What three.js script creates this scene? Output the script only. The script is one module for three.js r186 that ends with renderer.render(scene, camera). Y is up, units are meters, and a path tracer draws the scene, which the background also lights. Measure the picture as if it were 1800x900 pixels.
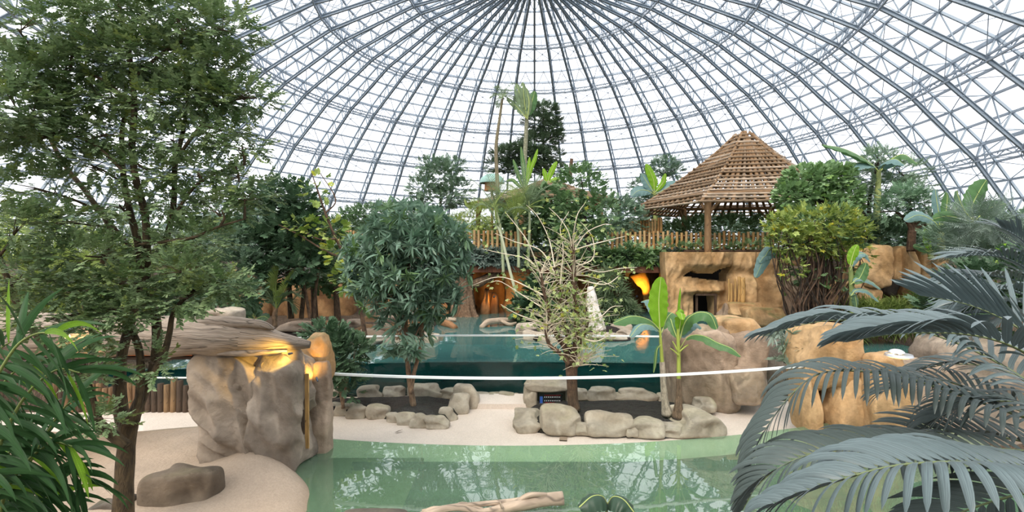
import * as THREE from 'three';
import { mergeGeometries, mergeVertices } from 'three/addons/utils/BufferGeometryUtils.js';
import { ImprovedNoise } from 'three/addons/math/ImprovedNoise.js';

// ------------------------------------------------------------------ camera, sky, exposure
const V = (x, y, z) => new THREE.Vector3(x, y, z);
const scene = new THREE.Scene();
const FP = 860, EYE = 5, HY = 440, HX = 900;             // focal length and horizon of the 1800 x 900 frame, eye height
const camera = new THREE.PerspectiveCamera(2 * Math.atan(450 / FP) * 180 / Math.PI, 2, 0.1, 400);
camera.position.set(0, EYE, 0);
camera.lookAt(0, EYE, -10);
camera.setViewOffset(1800, 900, 0, 10, 1800, 900);
camera.updateProjectionMatrix();
scene.add(camera);
const renderer = new THREE.WebGLRenderer({ antialias: true });
renderer.toneMapping = THREE.LinearToneMapping;
renderer.toneMappingExposure = 1.35;
renderer.shadowMap.enabled = true;

const SKY = 1.9;                                           // overcast winter sky, a little brighter overhead
{
  const w = 64, h = 32, d = new Float32Array(w * h * 4);
  for (let y = 0; y < h; y++) for (let x = 0; x < w; x++) {
    const e = ((y + 0.5) / h - 0.5) * Math.PI, s = Math.max(0, Math.sin(e)), k = SKY * (0.75 + 0.25 * s) * (e < 0 ? 0.6 : 1);
    d.set([k * 0.965, k * 0.985, k * 1.04, 1], (y * w + x) * 4);
  }
  const t = new THREE.DataTexture(d, w, h, THREE.RGBAFormat, THREE.FloatType);
  t.mapping = THREE.EquirectangularReflectionMapping; t.magFilter = t.minFilter = THREE.LinearFilter; t.needsUpdate = true;
  scene.background = t;
}

// the veiled winter sun, high behind the photographer's left shoulder
const sun = new THREE.DirectionalLight('#fff3e4', 3.0);
sun.position.set(-22, 62, 26); sun.target.position.set(0, 2, -22); sun.castShadow = true; sun.shadow.radius = 52;
Object.assign(sun.shadow.camera, { left: -60, right: 60, top: 60, bottom: -60, near: 1, far: 200 }); sun.shadow.mapSize.set(4096, 4096);
scene.add(sun, sun.target);

// ------------------------------------------------------------------ helpers
function rng(seed) { let s = seed >>> 0; return () => { s = (s + 0x6d2b79f5) >>> 0; let t = Math.imul(s ^ (s >>> 15), 1 | s); t = (t + Math.imul(t ^ (t >>> 7), 61 | t)) ^ t; return ((t ^ (t >>> 14)) >>> 0) / 4294967296; }; }
const perlin = new ImprovedNoise();
const N3 = (x, y, z) => perlin.noise(x, y, z);
const fbm = (x, y, z, o = 4) => { let s = 0, a = 0.5, f = 1; for (let i = 0; i < o; i++) { s += a * N3(x * f + i * 7.3, y * f + i * 3.1, z * f - i * 5.7); f *= 2.03; a *= 0.5; } return s; };
const lerp = (a, b, t) => a + (b - a) * t, clamp = (x, a = 0, b = 1) => Math.min(b, Math.max(a, x)), sstep = (a, b, x) => { const t = clamp((x - a) / (b - a)); return t * t * (3 - 2 * t); };
const P = (x, y, D) => V((x - HX) / FP * D, EYE - (y - HY) / FP * D, -D);            // what stands at distance D along this line of the plan
const onLevel = (x, y, Y) => P(x, y, (EYE - Y) * FP / (y - HY));                    // a point of the level plane at height Y
const lin = (hex) => new THREE.Color(hex);
const mixc = (a, b, t) => a.clone().lerp(b, clamp(t));
const used = {};
function numbered(n) { const k = (used[n] = (used[n] ?? -1) + 1); return k ? n + '_' + String(k).padStart(3, '0') : n; }
function shade(o) { o.castShadow = o.receiveShadow = true; return o; }
function thing(name, label, category, pos, group, kind) {
  const o = new THREE.Group(); o.name = numbered(name); o.position.copy(pos ?? V(0, 0, 0));
  Object.assign(o.userData, label && { label }, category && { category }, group && { group }, kind && { kind });
  scene.add(o); return o;
}
const structure = (name, pos) => thing(name, null, null, pos, null, 'structure');
// a part whose shape is given in world coordinates; it is moved into its thing's own frame
function part(name, geo, mat, parent, extra) {
  const w = V(0, 0, 0); for (let p = parent; p && p !== scene; p = p.parent) w.add(p.position);
  geo.translate(-w.x, -w.y, -w.z);
  const m = shade(new THREE.Mesh(geo, mat)); m.name = name; if (extra) Object.assign(m.userData, extra); parent.add(m); return m;
}
function solo(name, label, category, geo, mat, group) {                              // a thing that is one mesh
  geo.computeBoundingBox(); const b = geo.boundingBox, c = V((b.min.x + b.max.x) / 2, b.min.y, (b.min.z + b.max.z) / 2);
  geo.translate(-c.x, -c.y, -c.z);
  const m = shade(new THREE.Mesh(geo, mat)); m.name = numbered(name); m.position.copy(c);
  Object.assign(m.userData, { label, category }, group && { group }); scene.add(m); return m;
}
function geoOf(pos, idx, uv, col) {
  const g = new THREE.BufferGeometry();
  g.setAttribute('position', new THREE.Float32BufferAttribute(pos, 3));
  if (uv) g.setAttribute('uv', new THREE.Float32BufferAttribute(uv, 2));
  if (col) g.setAttribute('color', new THREE.Float32BufferAttribute(col, 3));
  if (idx) g.setIndex(idx);
  g.computeVertexNormals(); return g;
}
const merge = (list) => mergeGeometries(list.map((g) => (g.index ? g.toNonIndexed() : g)), false);
// a swept tube of changing radius, uv in metres
function sweep(pts, rad, { seg = 8, steps, wob = 0, seed = 1, cap = true, rough = 0, flat = 1 } = {}) {
  const curve = pts.length > 2 ? new THREE.CatmullRomCurve3(pts, false, 'catmullrom', 0.5) : new THREE.LineCurve3(pts[0], pts[1]);
  const n = steps ?? Math.max(2, (pts.length - 1) * 4), pos = [], uv = [], idx = [];
  const R = (t) => { if (typeof rad === 'number') return rad; const f = t * (rad.length - 1), i = Math.min(rad.length - 2, Math.floor(f)); return lerp(rad[i], rad[i + 1], f - i); };
  let up = null, len = 0, prev = null; const r0 = R(0), circ = Math.max(0.05, 2 * Math.PI * r0);
  for (let i = 0; i <= n; i++) {
    const t = i / n, p = curve.getPoint(t), tan = curve.getTangent(t).normalize();
    if (!up) up = Math.abs(tan.y) > 0.9 ? V(1, 0, 0) : V(0, 1, 0);
    const side = V().crossVectors(tan, up).normalize(); up = V().crossVectors(side, tan).normalize();
    if (prev) len += p.distanceTo(prev); prev = p;
    for (let j = 0; j <= seg; j++) {
      const a = j / seg * 2 * Math.PI, ja = j % seg; let r = R(t);
      if (wob) r *= 1 + wob * N3(Math.cos(a) * 1.3 + seed, Math.sin(a) * 1.3, len * 1.7 + seed * 3);
      if (rough) r *= 1 + rough * N3(ja * 2.3 + seed, len * 0.35, seed);
      const q = p.clone().addScaledVector(side, Math.cos(a) * r).addScaledVector(up, Math.sin(a) * r * flat);
      pos.push(q.x, q.y, q.z); uv.push(j / seg * circ, len);
    }
  }
  for (let i = 0; i < n; i++) for (let j = 0; j < seg; j++) { const a = i * (seg + 1) + j, b = a + seg + 1; idx.push(a, a + 1, b, b, a + 1, b + 1); }
  if (cap) for (const [row, fl] of [[0, 0], [n, 1]]) {
    const c = pos.length / 3, p = curve.getPoint(row / n), r = R(row / n); pos.push(p.x, p.y, p.z); uv.push(0, 0);
    for (let j = 0; j < seg; j++) { const a = row * (seg + 1) + j; fl ? idx.push(a, a + 1, c) : idx.push(a + 1, a, c); }
  }
  const g = geoOf(pos, idx, uv);
  { const nn = g.attributes.normal; for (let i = 0; i <= n; i++) { const a = i * (seg + 1), b = a + seg; const m = V(nn.getX(a) + nn.getX(b), nn.getY(a) + nn.getY(b), nn.getZ(a) + nn.getZ(b)).normalize(); nn.setXYZ(a, m.x, m.y, m.z); nn.setXYZ(b, m.x, m.y, m.z); } }
  return g;
}
// a straight bar of rectangular section w x h (h along the given up), pushed into a flat list of positions
class Bars {
  constructor() { this.p = []; }
  bar(a, b, w, h, up = V(0, 1, 0)) {
    const t = b.clone().sub(a).normalize(); if (Math.abs(t.dot(up)) > 0.97) up = V(1, 0, 0.1);
    const s = V().crossVectors(t, up).normalize(), u = V().crossVectors(s, t), c = [];
    for (const e of [a, b]) for (const [i, j] of [[-1, -1], [1, -1], [1, 1], [-1, 1]]) c.push(e.clone().addScaledVector(s, i * w / 2).addScaledVector(u, j * h / 2));
    for (let k = 0; k < 4; k++) { const m = (k + 1) % 4; for (const q of [c[k], c[m], c[k + 4], c[k + 4], c[m], c[m + 4]]) this.p.push(q.x, q.y, q.z); }
    return this;
  }
  ibeam(a, b, w, h, up = V(0, 1, 0)) {
    const t = b.clone().sub(a).normalize(), s = V().crossVectors(t, up).normalize(), u = V().crossVectors(s, t), f = h * 0.16, o = u.clone().multiplyScalar(h / 2 - f / 2);
    this.bar(a.clone().add(o), b.clone().add(o), w, f, up); this.bar(a.clone().sub(o), b.clone().sub(o), w, f, up); return this.bar(a, b, w * 0.25, h, up);
  }
  geo() { const g = new THREE.BufferGeometry(); g.setAttribute('position', new THREE.Float32BufferAttribute(this.p, 3)); g.computeVertexNormals(); return g; }
}
// uv in metres from whichever axis a face looks along
function boxUV(g, s = 1) {
  const q = g.index ? g.toNonIndexed() : g, p = q.attributes.position, n = q.attributes.normal, uv = new Float32Array(p.count * 2);
  for (let i = 0; i < p.count; i += 3) {
    let x = 0, y = 0, z = 0; for (let k = 0; k < 3; k++) { x += Math.abs(n.getX(i + k)); y += Math.abs(n.getY(i + k)); z += Math.abs(n.getZ(i + k)); }
    for (let k = 0; k < 3; k++) { const X = p.getX(i + k), Y = p.getY(i + k), Z = p.getZ(i + k); const [a, b] = y > x && y > z ? [X, Z] : x > z ? [Z, Y] : [X, Y]; uv[(i + k) * 2] = a * s; uv[(i + k) * 2 + 1] = b * s; }
  }
  q.setAttribute('uv', new THREE.BufferAttribute(uv, 2)); return q;
}
function paint(g, fn) {
  const p = g.attributes.position, n = g.attributes.normal, c = new Float32Array(p.count * 3);
  for (let i = 0; i < p.count; i++) { const k = fn(p.getX(i), p.getY(i), p.getZ(i), n.getX(i), n.getY(i), n.getZ(i)); c[i * 3] = k.r; c[i * 3 + 1] = k.g; c[i * 3 + 2] = k.b; }
  g.setAttribute('color', new THREE.BufferAttribute(c, 3)); return g;
}

// ------------------------------------------------------------------ textures (grain and relief only)
function lattice(seed) { const r = rng(seed), a = new Float32Array(256 * 256); for (let i = 0; i < a.length; i++) a[i] = r(); return a; }
const LAT = lattice(77);
function tnoise(u, v, n, off = 0) {                        // value noise that repeats every n cells
  const x = u * n, y = v * n, i = Math.floor(x), j = Math.floor(y), f = x - i, g = y - j, s = f * f * (3 - 2 * f), t = g * g * (3 - 2 * g), w = (k) => ((k % n) + n) % n;
  const L = (a, b) => LAT[((w(a) + off * 17) & 255) + ((w(b) + off * 29) & 255) * 256];
  return lerp(lerp(L(i, j), L(i + 1, j), s), lerp(L(i, j + 1), L(i + 1, j + 1), s), t);
}
const tfbm = (u, v, n, o = 4, off = 0) => { let s = 0, a = 0.5, w = 0; for (let k = 0; k < o; k++) { s += a * tnoise(u, v, Math.min(256, n << k), off + k); w += a; a *= 0.55; } return s / w; };
function tex(size, fn, { srgb = true, rep = 1, repY } = {}) {
  const d = new Uint8Array(size * size * 4);
  for (let y = 0; y < size; y++) for (let x = 0; x < size; x++) { let c = fn((x + 0.5) / size, (y + 0.5) / size); if (typeof c === 'number') c = [c, c, c]; d.set([clamp(c[0]) * 255, clamp(c[1]) * 255, clamp(c[2]) * 255, 255], (y * size + x) * 4); }
  const t = new THREE.DataTexture(d, size, size); t.wrapS = t.wrapT = THREE.RepeatWrapping; t.magFilter = THREE.LinearFilter; t.minFilter = THREE.LinearMipmapLinearFilter; t.generateMipmaps = true;
  if (srgb) t.colorSpace = THREE.SRGBColorSpace; t.repeat.set(rep, repY ?? rep); t.needsUpdate = true; return t;
}
const crack = (u, v, n, off) => 1 - Math.abs(2 * tfbm(u, v, n, 4, off) - 1);
const T = {
  rock: tex(512, (u, v) => { const a = tfbm(u, v, 4, 5), b = tfbm(u, v, 24, 3, 5); const k = 0.66 + 0.34 * a + 0.12 * (b - 0.5); return [k, k * 0.985, k * 0.965]; }, { rep: 0.5 }),
  rockB: tex(512, (u, v) => 0.55 * tfbm(u, v, 6, 5, 2) + 0.25 * tfbm(u, v, 40, 3, 4) + 0.2, { srgb: false, rep: 0.5 }),
  sand: tex(512, (u, v) => { const k = 0.9 + 0.1 * tfbm(u, v, 90, 2) + 0.05 * (tfbm(u, v, 5, 4, 3) - 0.5); return [k, k * 0.99, k * 0.975]; }, { rep: 0.5 }),
  sandB: tex(512, (u, v) => 0.5 * tfbm(u, v, 10, 4, 8) + 0.5 * tfbm(u, v, 80, 2, 3), { srgb: false, rep: 0.5 }),
  soil: tex(512, (u, v) => { const k = 0.35 + 0.65 * tfbm(u, v, 40, 3, 6), w = sstep(0.8, 0.86, tnoise(u, v, 120, 12)); return [k + w * 0.5, k * 0.94 + w * 0.42, k * 0.9 + w * 0.3]; }, { rep: 0.6 }),
  soilB: tex(512, (u, v) => tfbm(u, v, 48, 3, 6), { srgb: false, rep: 0.6 }),
  bark: tex(512, (u, v) => { const w = tfbm(u, v, 4, 3, 3) * 0.12, a = tfbm(u + w, v * 0.25, 20, 3, 2), b = tfbm(u, v, 6, 4, 8); const k = 0.45 + 0.5 * a + 0.3 * (b - 0.5); return [k, k * 0.97, k * 0.93]; }, { rep: 1.6 }),
  barkB: tex(512, (u, v) => { const w = tfbm(u, v, 4, 3, 3) * 0.12; return tfbm(u + w, v * 0.25, 20, 3, 2); }, { srgb: false, rep: 1.6 }),
  grain: tex(512, (u, v) => { const w = tfbm(u, v, 3, 3, 4) * 0.07, a = tfbm(u + w, v * 0.12, 48, 3, 5), b = tfbm(u, v, 3, 4, 1), c = sstep(0.95, 1, crack(u + w, v * 0.15, 6, 15)); const k = 0.68 + 0.26 * a + 0.16 * (b - 0.5) - 0.22 * c; return [k, k * 0.985, k * 0.96]; }, { rep: 0.7 }),
  grainB: tex(512, (u, v) => { const w = tfbm(u, v, 3, 3, 4) * 0.07; return 0.7 * tfbm(u + w, v * 0.12, 48, 3, 5) + 0.3 - 0.3 * sstep(0.95, 1, crack(u + w, v * 0.15, 6, 15)); }, { srgb: false, rep: 0.7 }),
  leaf: tex(256, (u, v) => { const s = Math.abs(u - 0.5) * 2, vein = Math.pow(0.5 + 0.5 * Math.cos((v * 26 - s * 3.2) * 2 * Math.PI), 6), k = 0.9 - 0.16 * vein * (s < 0.95 ? 1 : 0) + 0.1 * (tfbm(u, v, 8, 3) - 0.5) + (s < 0.06 ? 0.25 : 0); return [k, k, k * 0.95]; }),
  leafB: tex(256, (u, v) => { const s = Math.abs(u - 0.5) * 2; return 0.6 - 0.4 * Math.pow(0.5 + 0.5 * Math.cos((v * 26 - s * 3.2) * 2 * Math.PI), 4); }, { srgb: false }),
  blade: tex(256, (u, v) => { const k = 0.82 + 0.22 * (tnoise(u, v * 0.02, 64, 2) - 0.5) + 0.16 * (tfbm(u, v, 5, 3, 7) - 0.5) + (Math.abs(u - 0.5) < 0.03 ? 0.1 : 0); return [k, k, k]; }),
  water: tex(512, (u, v) => 0.7 * tfbm(u, v, 6, 3, 11) + 0.3 * tfbm(u, v, 22, 2, 13), { srgb: false, rep: 0.25 }),
};

// ------------------------------------------------------------------ materials
const std = (o) => new THREE.MeshStandardMaterial(o), phy = (o) => new THREE.MeshPhysicalMaterial(o);
const M = {
  rock: std({ vertexColors: true, map: T.rock, bumpMap: T.rockB, bumpScale: 0.045, roughness: 0.88 }),
  sand: std({ vertexColors: true, map: T.sand, bumpMap: T.sandB, bumpScale: 0.012, roughness: 0.95 }),
  soil: std({ color: '#37302c', map: T.soil, bumpMap: T.soilB, bumpScale: 0.06, roughness: 0.97 }),
  ground: std({ vertexColors: true, map: T.soil, bumpMap: T.soilB, bumpScale: 0.05, roughness: 0.97 }),
  steel: std({ color: '#98a6b2', roughness: 0.5 }),
  steelLight: std({ color: '#aab6c2', roughness: 0.5 }),
  pane: phy({ color: '#ffffff', transmission: 1, thickness: 0, roughness: 0.0, ior: 1.3 }),
  acrylic: phy({ color: '#f3f8f6', transmission: 1, thickness: 0, roughness: 0.0, ior: 1.42 }),
  acrylicEdge: std({ color: '#f1f7f5', roughness: 0.3 }),  // opaque white edge: the sky it would mirror is put into the colour
  log: std({ color: '#bbad9e', map: T.grain, bumpMap: T.grainB, bumpScale: 0.03, roughness: 0.85 }),
  wood: std({ color: '#a07e58', map: T.grain, bumpMap: T.grainB, bumpScale: 0.01, roughness: 0.75 }),
  woodPale: std({ color: '#e0b573', map: T.grain, bumpMap: T.grainB, bumpScale: 0.01, roughness: 0.7 }),
  woodDark: std({ color: '#5a4636', map: T.grain, bumpMap: T.grainB, bumpScale: 0.02, roughness: 0.85 }),
  lath: std({ color: '#a38c72', map: T.grain, bumpMap: T.grainB, bumpScale: 0.01, roughness: 0.85 }),
  drift: std({ color: '#d6c3ae', map: T.grain, bumpMap: T.grainB, bumpScale: 0.012, roughness: 0.8 }),
  dead: std({ color: '#cdc8c0', bumpMap: T.barkB, bumpScale: 0.03, roughness: 0.9 }),
  barkMoss: std({ color: '#66583f', map: T.bark, bumpMap: T.barkB, bumpScale: 0.03, roughness: 0.95 }),
  bark: std({ color: '#7b6351', map: T.bark, bumpMap: T.barkB, bumpScale: 0.02, roughness: 0.95 }),
  barkPale: std({ color: '#a98d74', map: T.bark, bumpMap: T.barkB, bumpScale: 0.012, roughness: 0.9 }),
  barkDark: std({ color: '#4b4038', map: T.bark, bumpMap: T.barkB, bumpScale: 0.02, roughness: 0.95 }),
  dark: std({ color: '#120f0d', roughness: 0.95 }),
  metal: std({ color: '#5b6470', roughness: 0.4, metalness: 0.7 }),
  blackMetal: std({ color: '#1d1f22', roughness: 0.5, metalness: 0.3 }),
};
const leafMat = (color, o = {}) => phy({ color, roughness: 0.95, transmission: o.through ?? 0.25, thickness: 0, side: THREE.DoubleSide, clearcoat: o.coat ?? 0.35, clearcoatRoughness: o.rough ?? 0.38, specularIntensity: 0.3, ...(o.map ? { map: o.map } : {}), ...(o.bump ? { bumpMap: o.bump, bumpScale: 0.004 } : {}) });

// ------------------------------------------------------------------ the glasshouse: 48 trussed ribs, ring trusses, purlins and panes
const YAW = 0.046, DOME_D = 45, RS = 43.55, ZC = -18.5, NR = 48;
const domeX = DOME_D * Math.sin(YAW), domeZ = -DOME_D * Math.cos(YAW), domeY = EYE + ZC;
const RINGT = [0.07, 0.27, 0.452, 0.622, 0.783, 0.94, 1.095, 1.255];
const egg = (phi) => 1 + 0.36 * sstep(1.75, 3.0, Math.abs(phi));                       // the side behind the camera bulges outwards
const domeIn = (phi, t) => { const r = RS * Math.sin(t) * lerp(1, egg(phi), sstep(0.2, 0.9, t)), a = phi + YAW; return V(domeX + r * Math.sin(a), domeY + RS * Math.cos(t), domeZ - r * Math.cos(a)); };
const domeOut = (phi, t, k = 1.35) => { const a = phi + YAW, n = V(0.55 * Math.sin(t) * Math.sin(a), 1, -0.55 * Math.sin(t) * Math.cos(a)).normalize(); return domeIn(phi, t).addScaledVector(n, k); };
const phiOf = (i) => { let p = (i % NR) * 2 * Math.PI / NR; return p > Math.PI + 1e-6 ? p - 2 * Math.PI : p; };
const SUB = 4, TS = []; for (let b = 0; b < RINGT.length - 1; b++) for (let s = 0; s < SUB; s++) TS.push(lerp(RINGT[b], RINGT[b + 1], s / SUB)); TS.push(RINGT[RINGT.length - 1]);
// a rib runs straight from one ring to the next
const onChord = (phi, j, out) => { const b = Math.min(RINGT.length - 2, Math.floor(j / SUB)), f = (j - b * SUB) / SUB, g = out ? domeOut : domeIn; return g(phi, RINGT[b]).lerp(g(phi, RINGT[b + 1]), f); };
{
  const dome = structure('ceiling', V(domeX, 0, domeZ));
  for (let i = 0; i < NR; i++) {
    const phi = phiOf(i), B = new Bars();
    for (let j = 0; j < TS.length - 1; j++) {
      const a = onChord(phi, j), b = onChord(phi, j + 1), c = onChord(phi, j, 1), d = onChord(phi, j + 1, 1);
      B.ibeam(a, b, 0.22, 0.28); B.bar(c, d, 0.15, 0.17); B.bar(a, c, 0.11, 0.11);
      if (j % SUB < 3 || j > 3) j % 2 ? B.bar(a, d, 0.07, 0.07) : B.bar(c, b, 0.07, 0.07);
    }
    part('rib', B.geo(), M.steel, dome);
  }
  for (let k = 1; k < RINGT.length; k++) {                                              // ring trusses
    const j = k * SUB, B = new Bars();
    for (let i = 0; i < NR; i++) {
      const p = phiOf(i), q = p + 2 * Math.PI / NR, h = (p + q) / 2;
      const inn = (x, f) => onChord(p, j).lerp(onChord(phiOf(i + 1), j), f).add(V(0, x, 0)), out = (f) => onChord(p, j, 1).lerp(onChord(phiOf(i + 1), j, 1), f);
      B.bar(inn(0.18, 0), inn(0.18, 1), 0.13, 0.13); B.bar(inn(-0.18, 0), inn(-0.18, 1), 0.13, 0.13);
      for (let z = 0; z < 6; z++) B.bar(inn(z % 2 ? -0.18 : 0.18, z / 6), inn(z % 2 ? 0.18 : -0.18, (z + 1) / 6), 0.06, 0.06);
      B.bar(out(0), out(1), 0.22, 0.24);
      B.bar(inn(0, 0), out(0.5), 0.07, 0.07); B.bar(inn(0, 1), out(0.5), 0.07, 0.07); B.bar(inn(0, 0.5), out(0.5), 0.06, 0.06);
      if (j < TS.length - 1) { const up = (f) => onChord(p, j - 1, 1).lerp(onChord(phiOf(i + 1), j - 1, 1), f), dn = (f) => onChord(p, j + 1, 1).lerp(onChord(phiOf(i + 1), j + 1, 1), f); B.bar(inn(0, 0), dn(0.5), 0.06, 0.06); B.bar(inn(0, 1), dn(0.5), 0.06, 0.06); if (k > 1) { B.bar(inn(0, 0), up(0.5), 0.055, 0.055); B.bar(inn(0, 1), up(0.5), 0.055, 0.055); } }
    }
    part('ring_truss', B.geo(), M.steelLight, dome);
  }
  for (let j = 1; j < TS.length; j++) if (j % SUB) {                                    // purlins, thin bracing between them
    const B = new Bars();
    for (let i = 0; i < NR; i++) {
      const n = phiOf(i + 1), p = phiOf(i), a = onChord(p, j, 1), b = onChord(n, j, 1);
      B.bar(a, b, 0.15, 0.17);
      if (j % SUB === 2) { B.bar(onChord(p, j - 1, 1), b, 0.055, 0.055); B.bar(onChord(n, j - 1, 1), a, 0.055, 0.055); }
      if (j % SUB === 3 && i % 2) { B.bar(a, onChord(n, j + 1, 1), 0.04, 0.04); B.bar(b, onChord(p, j + 1, 1), 0.04, 0.04); }
      const m = a.clone().lerp(b, 0.5), f = onChord(p, j - 1, 1).lerp(onChord(n, j - 1, 1), 0.5); B.bar(f, m, 0.045, 0.06);
    }
    part('purlin_ring', B.geo(), M.steelLight, dome);
  }
  const hub = []; for (const [r, y] of [[0.6, 0], [2.6, 0.05]]) hub.push(r);
  part('crown_ring', sweep(Array.from({ length: 25 }, (_, k) => { const p = domeIn(0, RINGT[0]), r = RS * Math.sin(RINGT[0]), a = k / 24 * 2 * Math.PI; return V(domeX + r * Math.sin(a), p.y + 0.5, domeZ - r * Math.cos(a)); }), 0.3, { seg: 8, steps: 48, cap: false }), M.steel, dome);
  // glass: the panes in open view one by one, the others joined
  const rest = [], one = [];
  for (let i = 0; i < NR; i++) for (let j = 0; j < TS.length - 1; j++) {
    const p = phiOf(i), n = phiOf(i + 1), up = V(0, 0.14, 0), q = [onChord(p, j, 1), onChord(n, j, 1), onChord(n, j + 1, 1), onChord(p, j + 1, 1)].map((v) => v.add(up));
    const g = geoOf(q.flatMap((v) => [v.x, v.y, v.z]), [0, 1, 2, 0, 2, 3]);
    const c = q[0].clone().add(q[2]).multiplyScalar(0.5), D = -c.z, x = HX + c.x / D * FP, y = HY - (c.y - EYE) / D * FP;
    if (D > 8 && x > 380 && x < 1790 && y > 10 && y < 330) one.push([D, g]); else rest.push(g);
  }
  one.sort((a, b) => a[0] - b[0]); one.forEach(([, g], k) => { if (k < 290) part('pane', g, M.pane, dome); else rest.push(g); });
  part('panes_beyond', merge(rest), M.pane, dome, { kind: 'stuff' });
}

// ------------------------------------------------------------------ ground: banks, basins, terraces
const POOL_Y = 0.52, TANK_Y = 1.13;
const glassA = (X) => -(11.28 + 0.022 * X * X);                                         // line of the near glass (z of x)
const tankD = (X) => 16.9 - 0.0085 * X * X;                                             // line of the tank glass
function bankH(X, D) {                                                                  // the sandy bank on the left
  const shore = lerp(-5.0, -3.15, clamp((11.3 - D) / 2.9)) + 0.1 * Math.sin(D * 2.9);            // x of the waterline
  if (D > 11.15 && X > -5.3) return -0.6;
  const up = sstep(-0.3, 0.7, shore - X);
  return lerp(0.3, 0.64, up) + 0.34 * sstep(0, 1.2, shore - X) * sstep(8.6, 10, D) * sstep(-6.6, -4.9, X) + 0.05 * fbm(X * 0.9, D * 0.9, 3) * up + (X < -7.2 ? -0.18 * sstep(-7.2, -10, X) : 0);
}
function groundH(X, D) {
  const n = 0.12 * fbm(X * 0.35, D * 0.35, 1.7);
  if (D < 8.2 && X > -4.9) return Math.max(-1.6, 3.1 - 0.5 * (D - 2.2)) - (D > 7 ? (D - 7) * 1.3 : 0);
  if (D < 12.3 && X <= -4.9) return D < 5 ? 1.3 : 0.1;
  if (D < 11.4) return X < 8.5 ? -1.5 : 0.1;
  if (D < tankD(X) + 0.15) return -0.12;
  const west = X < -3.6, shoreW = 21.4;
  if (X < 9.2 && X > -12 && D < (west ? shoreW : 29.5)) return -1.2;
  if (X >= 9.2 && D < 26) return X < 16 && D > 19 ? -0.6 : 0.2 + n;
  if (west) return 1.28 + n + 1.6 * sstep(22, 34, D) + 1.6 * sstep(-16, -26, X);
  if (D < 34 && X < 9.2) return 0.4;
  if (X >= 9.2) return X < 16 ? lerp(0.4, 4.4, sstep(30, 30.6, D)) : lerp(1.2, 4.4, sstep(25.5, 28.5, D)) + n;
  return 4.55 + n;
}
{
  const x0 = -60, x1 = 62, z0 = -6, z1 = 96, nx = 244, nz = 204, pos = [], uv = [], idx = [];
  for (let j = 0; j <= nz; j++) for (let i = 0; i <= nx; i++) { const X = lerp(x0, x1, i / nx), D = lerp(z0, z1, j / nz); pos.push(X, groundH(X, D), -D); uv.push(X, D); }
  for (let j = 0; j < nz; j++) for (let i = 0; i < nx; i++) { const a = j * (nx + 1) + i, b = a + nx + 1; idx.push(a, a + 1, b, b, a + 1, b + 1); }
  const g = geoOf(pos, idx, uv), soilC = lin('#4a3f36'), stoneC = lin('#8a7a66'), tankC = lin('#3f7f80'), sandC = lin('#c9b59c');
  paint(g, (x, y, z) => { const D = -z; if (D > 15 && y < 1.1 && x < 9.3 && x > -12.2) return mixc(tankC, lin('#40362a'), sstep(20.5, 23, D)); if (x < -4.5 && D < 12.5) return sandC; if (D < 11.3 && y < 0.4) return lin('#a3c4a0'); return mixc(soilC, stoneC, 0.5 + fbm(x * 0.3, z * 0.3, 4)); });  // tank floor browns at the back: mulch, with the dark cave reflection painted in
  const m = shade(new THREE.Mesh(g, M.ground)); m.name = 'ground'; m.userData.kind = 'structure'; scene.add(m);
}
function field(name, xs, ds, nx, nd, h, mat, colour, uvs = 1) {
  const pos = [], uv = [], idx = [];
  for (let j = 0; j <= nd; j++) for (let i = 0; i <= nx; i++) { const X = lerp(xs[0], xs[1], i / nx), D = lerp(ds[0], ds[1], j / nd); pos.push(X, h(X, D), -D); uv.push(X * uvs, D * uvs); }
  for (let j = 0; j < nd; j++) for (let i = 0; i < nx; i++) { const a = j * (nx + 1) + i, b = a + nx + 1; idx.push(a, a + 1, b, b, a + 1, b + 1); }
  const g = geoOf(pos, idx, uv); if (colour) paint(g, colour);
  const m = shade(new THREE.Mesh(g, mat)); m.name = name; m.userData.kind = 'structure'; scene.add(m); return m;
}
const sandPale = lin('#e4d6cd'), sandBank = lin('#b5a491'), sandWet = lin('#8f7c66'), sandGrey = lin('#a39584');
field('sandy_bank', [-16, -2], [4.5, 12.2], 170, 96, bankH, std({ vertexColors: true, map: T.sand, bumpMap: T.rockB, bumpScale: 0.05, roughness: 0.95 }), (x, y, z) => {
  const k = fbm(x * 0.8, 2, z * 0.8); let c = mixc(sandBank, sandGrey, 0.35 + 1.5 * k); return mixc(c, sandWet, sstep(0.66, 0.42, y));
});
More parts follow.
